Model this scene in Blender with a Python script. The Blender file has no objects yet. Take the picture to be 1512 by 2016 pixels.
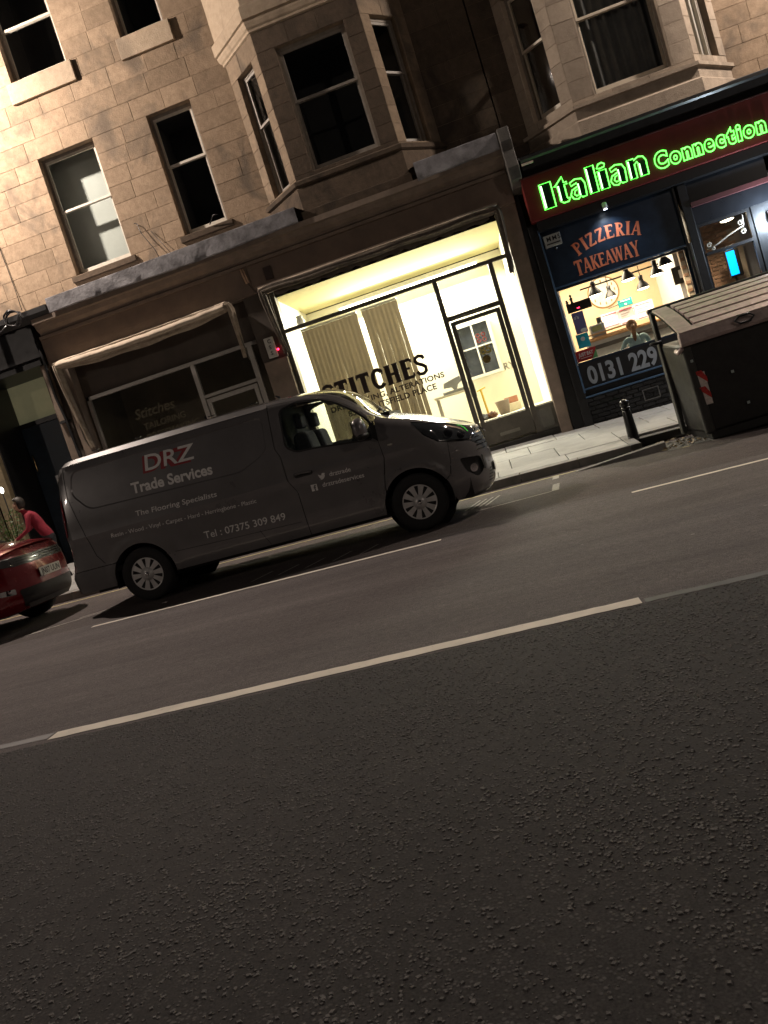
import bpy, bmesh, math, random
from mathutils import Vector, Matrix
from mathutils.geometry import delaunay_2d_cdt, tessellate_polygon
R = math.radians
scene = bpy.context.scene
col = scene.collection

# ------------------------------------------------------------------ camera
CAM_H = 1.235
yaw, pitch, roll = R(-9.2), R(-4.92), R(-17.51)
fwd = Vector((math.sin(yaw)*math.cos(pitch), math.cos(yaw)*math.cos(pitch), math.sin(pitch)))
rgt = fwd.cross(Vector((0, 0, 1))).normalized(); upv = rgt.cross(fwd)
cr, sr = math.cos(roll), math.sin(roll)
rgt, upv = cr*rgt + sr*upv, -sr*rgt + cr*upv
cam_data = bpy.data.cameras.new('camera'); cam = bpy.data.objects.new('camera', cam_data); col.objects.link(cam)
cam.matrix_world = Matrix(((rgt.x, upv.x, -fwd.x, 0), (rgt.y, upv.y, -fwd.y, 0), (rgt.z, upv.z, -fwd.z, CAM_H), (0, 0, 0, 1)))
cam_data.sensor_fit = 'VERTICAL'; cam_data.sensor_height = 24.0; cam_data.lens = 24.0*1631/2016
cam_data.clip_start = .05; cam_data.clip_end = 500
scene.camera = cam
# ------------------------------------------------------------------ night sky (sun well below the horizon)
world = bpy.data.worlds.new('World'); scene.world = world; world.use_nodes = True
wn = world.node_tree.nodes; wn.clear()
sky = wn.new('ShaderNodeTexSky'); sky.sky_type = 'NISHITA'; sky.sun_disc = False
sky.sun_elevation = R(-4.0); sky.sun_rotation = R(200)
bg = wn.new('ShaderNodeBackground'); bg.inputs['Strength'].default_value = 0.06
wo = wn.new('ShaderNodeOutputWorld')
world.node_tree.links.new(sky.outputs['Color'], bg.inputs['Color']); world.node_tree.links.new(bg.outputs[0], wo.inputs[0])
# ------------------------------------------------------------------ colour management / render
scene.view_settings.view_transform = 'Standard'; scene.view_settings.look = 'None'
scene.view_settings.exposure = 0.0; scene.view_settings.gamma = 1.0
scene.render.engine = 'CYCLES'
scene.cycles.use_denoising = True; scene.cycles.denoising_input_passes = 'RGB_ALBEDO_NORMAL'; scene.cycles.denoising_prefilter = 'ACCURATE'
scene.cycles.max_bounces = 8; scene.cycles.transparent_max_bounces = 16
scene.cycles.sample_clamp_indirect = 4.0
STREET_W = 2600.0      # street lanterns, W
STREET_C = (1.0, .84, .72)

# ------------------------------------------------------------------ street geometry: the street falls 2 degrees to the right
SL = math.tan(R(2.0))
YK = 12.25            # kerb edge
YS = 15.6             # shop front plane
YW = 16.3             # upper stone wall
def zg(x): return -x*SL
def zp(x, y): return zg(x) + .125 + max(0, (min(y, YS) - YK))*.078      # pavement surface

# ------------------------------------------------------------------ materials
MATS = {}
def mat(name, c, rough=.6, metal=0, var=.12, scale=6, c2=None, bump=0, bscale=40, emit=0, ecol=None, trans=0, coat=0, spec=.5, coord='Object', detail=4, rand=0):
    if name in MATS: return MATS[name]
    m = bpy.data.materials.new(name); m.use_nodes = True; nt = m.node_tree; n = nt.nodes; l = nt.links
    b = n['Principled BSDF']
    b.inputs['Roughness'].default_value = rough; b.inputs['Metallic'].default_value = metal
    b.inputs['Specular IOR Level'].default_value = spec
    if coat: b.inputs['Coat Weight'].default_value = coat; b.inputs['Coat Roughness'].default_value = .04
    tc = n.new('ShaderNodeTexCoord'); co = tc.outputs[coord]
    if coord == 'World':
        pass
    if var or c2:
        t = n.new('ShaderNodeTexNoise'); t.inputs['Scale'].default_value = scale; t.inputs['Detail'].default_value = detail; t.inputs['Roughness'].default_value = .65
        l.new(co, t.inputs['Vector'])
        r = n.new('ShaderNodeValToRGB')
        r.color_ramp.elements[0].position = .3; r.color_ramp.elements[1].position = .7
        a = c2 if c2 else tuple(x*(1-var) for x in c); bb = c if c2 else tuple(min(1, x*(1+var)) for x in c)
        r.color_ramp.elements[0].color = (*a, 1); r.color_ramp.elements[1].color = (*bb, 1)
        l.new(t.outputs['Fac'], r.inputs['Fac'])
        out = r.outputs['Color']
        if rand:
            oi = n.new('ShaderNodeObjectInfo'); mr = n.new('ShaderNodeMapRange'); mr.inputs['To Min'].default_value = 1-rand; mr.inputs['To Max'].default_value = 1+rand
            l.new(oi.outputs['Random'], mr.inputs['Value'])
            vm = n.new('ShaderNodeVectorMath'); vm.operation = 'SCALE'; l.new(out, vm.inputs[0]); l.new(mr.outputs['Result'], vm.inputs['Scale']); out = vm.outputs[0]
        l.new(out, b.inputs['Base Color'])
        rr = n.new('ShaderNodeMapRange'); rr.inputs['To Min'].default_value = max(.02, rough-.08); rr.inputs['To Max'].default_value = min(1, rough+.08)
        l.new(t.outputs['Fac'], rr.inputs['Value']); l.new(rr.outputs['Result'], b.inputs['Roughness'])
    else:
        b.inputs['Base Color'].default_value = (*c, 1)
    if bump:
        t2 = n.new('ShaderNodeTexNoise'); t2.inputs['Scale'].default_value = bscale; t2.inputs['Detail'].default_value = 5
        l.new(co, t2.inputs['Vector'])
        bp = n.new('ShaderNodeBump'); bp.inputs['Strength'].default_value = bump; bp.inputs['Distance'].default_value = .02
        l.new(t2.outputs['Fac'], bp.inputs['Height']); l.new(bp.outputs['Normal'], b.inputs['Normal'])
    if emit:
        b.inputs['Emission Color'].default_value = (*(ecol or c), 1); b.inputs['Emission Strength'].default_value = emit
    if trans:
        tr = n.new('ShaderNodeBsdfTranslucent'); tr.inputs['Color'].default_value = (*c, 1)
        mx = n.new('ShaderNodeMixShader'); mx.inputs[0].default_value = trans
        l.new(b.outputs[0], mx.inputs[1]); l.new(tr.outputs[0], mx.inputs[2]); l.new(mx.outputs[0], n['Material Output'].inputs['Surface'])
    MATS[name] = m; return m

def glass(name, tint=(.92, .94, .93), rough=.02, refl=1.0, ior=1.45):
    if name in MATS: return MATS[name]
    m = bpy.data.materials.new(name); m.use_nodes = True; nt = m.node_tree; n = nt.nodes; l = nt.links; n.clear()
    o = n.new('ShaderNodeOutputMaterial'); tr = n.new('ShaderNodeBsdfTransparent'); gl = n.new('ShaderNodeBsdfGlossy'); lw = n.new('ShaderNodeLayerWeight'); pw = n.new('ShaderNodeMath'); fr = n.new('ShaderNodeMath'); mx = n.new('ShaderNodeMixShader')
    tr.inputs['Color'].default_value = (*tint, 1); gl.inputs['Roughness'].default_value = rough; gl.inputs['Color'].default_value = (refl, refl, refl, 1)
    tn = n.new('ShaderNodeTexNoise'); tn.inputs['Scale'].default_value = 1.3; bp = n.new('ShaderNodeBump'); bp.inputs['Strength'].default_value = .03
    tcn = n.new('ShaderNodeTexCoord'); l.new(tcn.outputs['Object'], tn.inputs['Vector']); l.new(tn.outputs['Fac'], bp.inputs['Height']); l.new(bp.outputs[0], gl.inputs['Normal'])
    lw.inputs['Blend'].default_value = .5; pw.operation = 'POWER'; pw.inputs[1].default_value = 5; l.new(lw.outputs['Facing'], pw.inputs[0])
    fr.operation = 'MULTIPLY_ADD'; fr.inputs[1].default_value = .9; fr.inputs[2].default_value = .045; l.new(pw.outputs[0], fr.inputs[0])
    l.new(fr.outputs[0], mx.inputs[0]); l.new(tr.outputs[0], mx.inputs[1]); l.new(gl.outputs[0], mx.inputs[2]); l.new(mx.outputs[0], o.inputs[0])
    MATS[name] = m; return m

def nodes_of(name):
    m = bpy.data.materials.new(name); m.use_nodes = True; MATS[name] = m
    return m, m.node_tree.nodes, m.node_tree.links, m.node_tree.nodes['Principled BSDF']

def stone_mat(name, c, dark, stain=(.10, .085, .07), amt=.55):
    m, n, l, b = nodes_of(name)
    geo = n.new('ShaderNodeNewGeometry'); oi = n.new('ShaderNodeObjectInfo')
    t1 = n.new('ShaderNodeTexNoise'); t1.inputs['Scale'].default_value = 9; t1.inputs['Detail'].default_value = 8; t1.inputs['Roughness'].default_value = .7
    l.new(geo.outputs['Position'], t1.inputs['Vector'])
    r1 = n.new('ShaderNodeValToRGB'); r1.color_ramp.elements[0].position = .3; r1.color_ramp.elements[1].position = .72
    r1.color_ramp.elements[0].color = (*dark, 1); r1.color_ramp.elements[1].color = (*c, 1); l.new(t1.outputs['Fac'], r1.inputs['Fac'])
    mr = n.new('ShaderNodeMapRange'); mr.inputs['To Min'].default_value = .82; mr.inputs['To Max'].default_value = 1.14; l.new(oi.outputs['Random'], mr.inputs['Value'])
    vm = n.new('ShaderNodeVectorMath'); vm.operation = 'SCALE'; l.new(r1.outputs['Color'], vm.inputs[0]); l.new(mr.outputs['Result'], vm.inputs['Scale'])
    # soot and rain stains with a shape of their own, running down the wall
    mp = n.new('ShaderNodeMapping'); mp.inputs['Scale'].default_value = (1.1, 1.1, .7); l.new(geo.outputs['Position'], mp.inputs['Vector'])
    t2 = n.new('ShaderNodeTexNoise'); t2.inputs['Scale'].default_value = 1.1; t2.inputs['Detail'].default_value = 7; t2.inputs['Roughness'].default_value = .62; t2.inputs['Distortion'].default_value = .6
    l.new(mp.outputs[0], t2.inputs['Vector'])
    r2 = n.new('ShaderNodeValToRGB'); r2.color_ramp.elements[0].position = .52; r2.color_ramp.elements[1].position = .66
    r2.color_ramp.elements[0].color = (0, 0, 0, 1); r2.color_ramp.elements[1].color = (amt, amt, amt, 1); l.new(t2.outputs['Fac'], r2.inputs['Fac'])
    mx = n.new('ShaderNodeMixRGB'); l.new(r2.outputs['Color'], mx.inputs['Fac']); l.new(vm.outputs[0], mx.inputs['Color1']); mx.inputs['Color2'].default_value = (*stain, 1)
    l.new(mx.outputs[0], b.inputs['Base Color']); b.inputs['Roughness'].default_value = .9; b.inputs['Specular IOR Level'].default_value = .2
    t3 = n.new('ShaderNodeTexNoise'); t3.inputs['Scale'].default_value = 55; t3.inputs['Detail'].default_value = 6; l.new(geo.outputs['Position'], t3.inputs['Vector'])
    ad = n.new('ShaderNodeMath'); ad.operation = 'ADD'; l.new(t3.outputs['Fac'], ad.inputs[0]); l.new(t1.outputs['Fac'], ad.inputs[1])
    bp = n.new('ShaderNodeBump'); bp.inputs['Strength'].default_value = .35; bp.inputs['Distance'].default_value = .02; l.new(ad.outputs[0], bp.inputs['Height']); l.new(bp.outputs[0], b.inputs['Normal'])
    return m

# ------------------------------------------------------------------ mesh builder and object helpers
class MB:
    def __init__(s): s.v = []; s.f = []; s.m = []
    def add(s, vs, fs, mi=0):
        k = len(s.v); s.v += [tuple(p) for p in vs]
        for f in fs: s.f.append(tuple(i+k for i in f)); s.m.append(mi)
        return s
    def box(s, x0, x1, y0, y1, z0, z1, mi=0):
        v = [(x0,y0,z0),(x1,y0,z0),(x1,y1,z0),(x0,y1,z0),(x0,y0,z1),(x1,y0,z1),(x1,y1,z1),(x0,y1,z1)]
        return s.add(v, [(0,3,2,1),(4,5,6,7),(0,1,5,4),(1,2,6,5),(2,3,7,6),(3,0,4,7)], mi)
    def hexa(s, p, mi=0):   # 8 points, bottom loop then top loop
        return s.add(p, [(0,3,2,1),(4,5,6,7),(0,1,5,4),(1,2,6,5),(2,3,7,6),(3,0,4,7)], mi)
    def chamf(s, x0, x1, y0, y1, z0, z1, c=.008):     # block with chamfered front (-y) edges
        v = [(x0+c,y0,z0+c),(x1-c,y0,z0+c),(x1-c,y0,z1-c),(x0+c,y0,z1-c),(x0,y0+c,z0),(x1,y0+c,z0),(x1,y0+c,z1),(x0,y0+c,z1),(x0,y1,z0),(x1,y1,z0),(x1,y1,z1),(x0,y1,z1)]
        return s.add(v, [(0,1,2,3),(4,5,1,0),(5,6,2,1),(6,7,3,2),(7,4,0,3),(8,9,5,4),(9,10,6,5),(10,11,7,6),(11,8,4,7)])
    def prism(s, pts, y0, y1, plane='xz', mi=0):      # polygon extruded along the third axis
        n = len(pts)
        if plane == 'xz': a = [(p[0], y0, p[1]) for p in pts]; b = [(p[0], y1, p[1]) for p in pts]
        elif plane == 'yz': a = [(y0, p[0], p[1]) for p in pts]; b = [(y1, p[0], p[1]) for p in pts]
        else: a = [(p[0], p[1], y0) for p in pts]; b = [(p[0], p[1], y1) for p in pts]
        return s.add(a+b, [tuple(range(n)), tuple(range(2*n-1, n-1, -1))] + [(i, i+n, (i+1) % n+n, (i+1) % n) for i in range(n)], mi)
    def quad(s, a, b, c, d, mi=0): return s.add([a, b, c, d], [(0,1,2,3)], mi)
    def tube(s, path, r, n=8, closed=False, mi=0):
        path = [Vector(p) for p in path]; N = len(path); rings = []
        rr = r if isinstance(r, (list, tuple)) else [r]*N
        prev = None
        for i, p in enumerate(path):
            if closed: t = path[(i+1) % N]-path[i-1]
            else: t = path[min(i+1, N-1)]-path[max(i-1, 0)]
            if t.length < 1e-9: t = Vector((0,0,1))
            t.normalize()
            a = prev if prev is not None else (Vector((0,0,1)) if abs(t.z) < .9 else Vector((1,0,0)))
            u = (a - t*a.dot(t))
            if u.length < 1e-6: u = t.orthogonal()
            u.normalize(); prev = u; w = t.cross(u)
            rings.append([p+(u*math.cos(2*math.pi*k/n)+w*math.sin(2*math.pi*k/n))*rr[i] for k in range(n)])
        k0 = len(s.v); vs = [q for rg in rings for q in rg]; fs = []
        for i in range(N if closed else N-1):
            j = (i+1) % N
            for k in range(n): fs.append((i*n+k, i*n+(k+1) % n, j*n+(k+1) % n, j*n+k))
        if not closed: fs += [tuple(range(n-1, -1, -1)), tuple((N-1)*n+k for k in range(n))]
        return s.add(vs, fs, mi)
    def lathe(s, prof, n=20, c=(0,0,0), axis='z', mi=0):
        vs = []; fs = []
        for (r, h) in prof:
            for k in range(n):
                a = 2*math.pi*k/n; x, y = r*math.cos(a), r*math.sin(a)
                p = (x, y, h) if axis == 'z' else ((x, h, y) if axis == 'y' else (h, x, y))
                vs.append((p[0]+c[0], p[1]+c[1], p[2]+c[2]))
        for i in range(len(prof)-1):
            for k in range(n): fs.append((i*n+k, i*n+(k+1) % n, (i+1)*n+(k+1) % n, (i+1)*n+k))
        flat = len(prof) == 2 and prof[0][1] == prof[1][1]
        if prof[0][0] > 1e-6 and not flat: fs.append(tuple(range(n-1, -1, -1)))
        if prof[-1][0] > 1e-6 and not flat: fs.append(tuple((len(prof)-1)*n+k for k in range(n)))
        return s.add(vs, fs, mi)
    def ico(s, c, r, seg=10, rings=6, mi=0):
        rx, ry, rz = r if isinstance(r, (tuple, list)) else (r, r, r); vs = []; fs = []
        for i in range(rings+1):
            a = math.pi*i/rings
            for k in range(seg): b = 2*math.pi*k/seg; vs.append((c[0]+rx*math.sin(a)*math.cos(b), c[1]+ry*math.sin(a)*math.sin(b), c[2]+rz*math.cos(a)))
        for i in range(rings):
            for k in range(seg): fs.append((i*seg+k, (i+1)*seg+k, (i+1)*seg+(k+1) % seg, i*seg+(k+1) % seg))
        return s.add(vs, fs, mi)
    def mesh(s, name, mats, smooth=False):
        me = bpy.data.meshes.new(name); me.from_pydata(s.v, [], s.f)
        for m in (mats if isinstance(mats, (list, tuple)) else [mats]): me.materials.append(m)
        if any(s.m): me.polygons.foreach_set('material_index', s.m)
        me.update()
        b = bmesh.new(); b.from_mesh(me)
        bmesh.ops.remove_doubles(b, verts=b.verts, dist=1e-5)
        bmesh.ops.recalc_face_normals(b, faces=b.faces); b.to_mesh(me); b.free()
        if smooth: me.polygons.foreach_set('use_smooth', [True]*len(me.polygons))
        return me

def tag(o, label=None, cat=None, group=None, kind=None):
    if label: o['label'] = label
    if cat: o['category'] = cat
    if group: o['group'] = group
    if kind: o['kind'] = kind
    return o
def thing(name, label, cat, loc=(0,0,0), group=None, rot=(0,0,0)):
    o = bpy.data.objects.new(name, None); col.objects.link(o); o.location = loc; o.rotation_euler = rot; o.empty_display_size = .1
    return tag(o, label, cat, group)
def sharpen(me, ang=35):
    for p in me.polygons: p.use_smooth = True
    b = bmesh.new(); b.from_mesh(me)
    for e in b.edges:
        if len(e.link_faces) != 2 or e.calc_face_angle(0) > R(ang): e.smooth = False
    b.to_mesh(me); b.free()
def obj(name, mb, m, parent=None, loc=(0,0,0), rotz=0, smooth=False, bevel=0, local=False, sub=False, label=None, sharp=None):
    """a mesh object; part of a root: mb in world coordinates unless local; sub-part of a part: same frame as the part"""
    me = mb.mesh(name, m, smooth) if isinstance(mb, MB) else mb
    if sharp: sharpen(me, sharp)
    o = bpy.data.objects.new(name, me); col.objects.link(o)
    if parent is not None:
        o.parent = parent
        o.location = Vector(loc) if (local or sub) else Vector(loc)-parent.location
    else: o.location = loc
    o.rotation_euler = (0, 0, rotz)
    if bevel:
        md = o.modifiers.new('bevel', 'BEVEL'); md.width = bevel; md.segments = 2; md.limit_method = 'ANGLE'; md.angle_limit = R(40)
    if label: o['label'] = label
    return o
def solo(name, mb, m, label, cat, group=None, base=None, **kw):     # a thing that is one mesh, origin at its base
    if isinstance(mb, MB):
        if base is None:
            xs = [p[0] for p in mb.v]; ys = [p[1] for p in mb.v]; zs = [p[2] for p in mb.v]
            base = ((min(xs)+max(xs))/2, (min(ys)+max(ys))/2, min(zs))
        mb.v = [(p[0]-base[0], p[1]-base[1], p[2]-base[2]) for p in mb.v]
    o = obj(name, mb, m, None, loc=base or (0,0,0), **kw)
    return tag(o, label, cat, group)
def struct(name, mb, m, **kw): return tag(obj(name, mb, m, **kw), kind='structure')
def light(name, kind, loc, power, color, parent=None, radius=.1, size=None, rot=None, spot=None, blend=.5):
    d = bpy.data.lights.new(name, kind); d.energy = power; d.color = color
    if kind == 'AREA':
        d.shape = 'RECTANGLE'; d.size, d.size_y = size
    else: d.shadow_soft_size = radius
    if kind == 'SPOT': d.spot_size = spot; d.spot_blend = blend
    o = bpy.data.objects.new(name, d); col.objects.link(o); 
    if rot: o.rotation_euler = rot
    if parent is not None:
        o.parent = parent; o.location = Vector(loc)-parent.location
    else: o.location = loc
    return o

# ------------------------------------------------------------------ lettering: the built-in font as mesh, and a small slab-serif stroke alphabet
def text_mb(s, h, bold=0.0, shear=0, spacing=1.0, extrude=0.0, align='LEFT', width=None):
    c = bpy.data.curves.new('t', 'FONT'); c.body = s; c.size = 1.0; c.offset = bold; c.shear = shear; c.space_character = spacing; c.extrude = extrude; c.resolution_u = 4
    o = bpy.data.objects.new('t', c); col.objects.link(o)
    bpy.context.view_layer.update()
    dg = bpy.context.evaluated_depsgraph_get(); me = bpy.data.meshes.new_from_object(o.evaluated_get(dg))
    mb = MB(); v = [tuple(x.co) for x in me.vertices]
    x0 = min(p[0] for p in v); x1 = max(p[0] for p in v)
    cap = .69
    k = h/cap; kx = k if width is None else width/(x1-x0)
    mb.v = [((p[0]-x0)*kx, p[2]*k, p[1]*k) for p in v]            # lies in the xz plane, baseline z=0, facing -y
    mb.f = [tuple(p.vertices) for p in me.polygons]; mb.m = [0]*len(mb.f)
    bpy.data.objects.remove(o); bpy.data.curves.remove(c); bpy.data.meshes.remove(me)
    mb.w = (x1-x0)*kx
    return mb
def words(mb, gap):
    """split a line of lettering into its words (groups of letters with a wide gap between)"""
    par = list(range(len(mb.v)))
    def find(a):
        while par[a] != a: par[a] = par[par[a]]; a = par[a]
        return a
    for f in mb.f:
        for i in f[1:]: par[find(i)] = find(f[0])
    isl = {}
    for i in range(len(mb.v)): isl.setdefault(find(i), []).append(i)
    spans = sorted((min(mb.v[i][0] for i in v), max(mb.v[i][0] for i in v), k) for k, v in isl.items())
    groups = []; end = None
    for a, b, k in spans:
        if end is None or a-end > gap: groups.append(set())
        groups[-1].add(k); end = b if end is None else max(end, b)
    out = []
    for g in groups:
        m = MB(); mp = {}
        for f in mb.f:
            if find(f[0]) in g:
                for i in f:
                    if i not in mp: mp[i] = len(m.v); m.v.append(mb.v[i])
                m.f.append(tuple(mp[i] for i in f)); m.m.append(0)
        if m.f: out.append(m)
    return out
def place(mb, fn):
    mb.v = [tuple(fn(p)) for p in mb.v]; return mb
def at(x, y, z, tilt=0):
    ct, st = math.cos(tilt), math.sin(tilt)
    return lambda p: (x+p[0]*ct-p[2]*st, y+p[1], z+p[0]*st+p[2]*ct)

def arc(cx, cy, rx, ry, a0, a1, n=10):
    return [(cx+rx*math.cos(R(a0+(a1-a0)*i/n)), cy+ry*math.sin(R(a0+(a1-a0)*i/n))) for i in range(n+1)]
# strokes: (points, width start, width end); serif marks: (x, y, half length) short slabs
GL = {
 'S': (.62, [([(.56,.76),(.5,.9),(.32,.96),(.14,.9),(.1,.74),(.2,.6),(.42,.46),(.54,.34),(.52,.14),(.36,.04),(.16,.06),(.06,.22)], .13, .13)], [(.56,.78,.0),]),
 'T': (.7, [([(.35,0),(.35,.95)], .2, .2), ([(.02,.92),(.68,.92)], .14, .14), ([(.06,.92),(.04,.74)], .1, .03), ([(.64,.92),(.66,.74)], .1, .03)], [(.35,.02,.17)]),
 'I': (.34, [([(.17,0),(.17,1)], .2, .2)], [(.17,.03,.16), (.17,.97,.16)]),
 'C': (.66, [(arc(.36,.5,.28,.45,40,320,16), .15, .15), ([(.58,.82),(.6,.66)], .12, .04)], []),
 'H': (.76, [([(.17,0),(.17,1)], .19, .19), ([(.59,0),(.59,1)], .19, .19), ([(.17,.5),(.59,.5)], .1, .1)], [(.17,.03,.16),(.17,.97,.16),(.59,.03,.16),(.59,.97,.16)]),
 'E': (.64, [([(.17,0),(.17,1)], .19, .19), ([(.1,.94),(.58,.94)], .11, .11), ([(.17,.52),(.46,.52)], .09, .09), ([(.1,.06),(.6,.06)], .11, .11), ([(.57,.94),(.58,.76)], .1, .03), ([(.58,.06),(.6,.26)], .1, .03)], [(.15,.03,.14),(.15,.97,.14)]),
 'P': (.62, [([(.17,0),(.17,1)], .19, .19), (arc(.26,.73,.26,.21,90,-90,8), .11, .11), ([(.1,.94),(.27,.94)], .1, .1), ([(.17,.52),(.27,.52)], .1, .1)], [(.17,.03,.17),(.13,.97,.12)]),
 'Z': (.62, [([(.06,.93),(.56,.93)], .13, .13), ([(.52,.93),(.1,.07)], .17, .17), ([(.06,.07),(.58,.07)], .13, .13), ([(.08,.93),(.07,.74)], .1, .03), ([(.56,.07),(.57,.26)], .1, .03)], []),
 'R': (.68, [([(.17,0),(.17,1)], .19, .19), (arc(.26,.74,.25,.2,90,-90,8), .11, .11), ([(.1,.94),(.27,.94)], .1, .1), ([(.17,.54),(.27,.54)], .1, .1), ([(.3,.52),(.56,.02)], .15, .17)], [(.17,.03,.16),(.13,.97,.12),(.58,.03,.1)]),
 'A': (.74, [([(.1,0),(.36,1)], .09, .09), ([(.36,1),(.62,0)], .19, .19), ([(.2,.32),(.54,.32)], .08, .08)], [(.1,.03,.12),(.62,.03,.15)]),
 'K': (.72, [([(.17,0),(.17,1)], .19, .19), ([(.2,.4),(.58,.97)], .08, .08), ([(.32,.56),(.6,.03)], .17, .17)], [(.17,.03,.16),(.17,.97,.16),(.6,.03,.13),(.56,.97,.11)]),
 'W': (.96, [([(.08,1),(.28,0)], .17, .17), ([(.28,0),(.48,1)], .08, .08), ([(.48,1),(.68,0)], .17, .17), ([(.68,0),(.88,1)], .08, .08)], [(.1,.97,.13),(.48,.97,.13),(.88,.97,.1)]),
 'Y': (.7, [([(.35,0),(.35,.48)], .19, .19), ([(.1,1),(.35,.46)], .17, .17), ([(.6,1),(.35,.46)], .08, .08)], [(.35,.03,.16),(.12,.97,.13),(.58,.97,.11)]),
}
def ribbon(mb, pts, w0, w1, off):
    n = len(pts); vs = []; fs = []
    for i, p in enumerate(pts):
        a = pts[max(i-1, 0)]; b = pts[min(i+1, n-1)]; dx, dz = b[0]-a[0], b[1]-a[1]; L = math.hypot(dx, dz) or 1
        w = (w0+(w1-w0)*i/(n-1))/2; nx, nz = -dz/L*w, dx/L*w
        vs += [(p[0]+nx, off, p[1]+nz), (p[0]-nx, off, p[1]-nz)]
    for i in range(n-1): fs.append((2*i, 2*i+1, 2*i+3, 2*i+2))
    mb.add(vs, fs)
def glyph_mb(ch, h, kx=1.0, fat=1.0):
    mb = MB(); adv, st, se = GL[ch]; off = 0
    for pts, w0, w1 in st:
        ribbon(mb, pts, w0*fat, w1*fat, off); off -= .0004/h
    for x, z, hl in se:
        if hl: ribbon(mb, [(x-hl, z), (x+hl, z)], .06, .06, off); off -= .0004/h
    mb.v = [(p[0]*h*kx, p[1]*h, p[2]*h) for p in mb.v]; mb.w = adv*h*kx
    return mb

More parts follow.
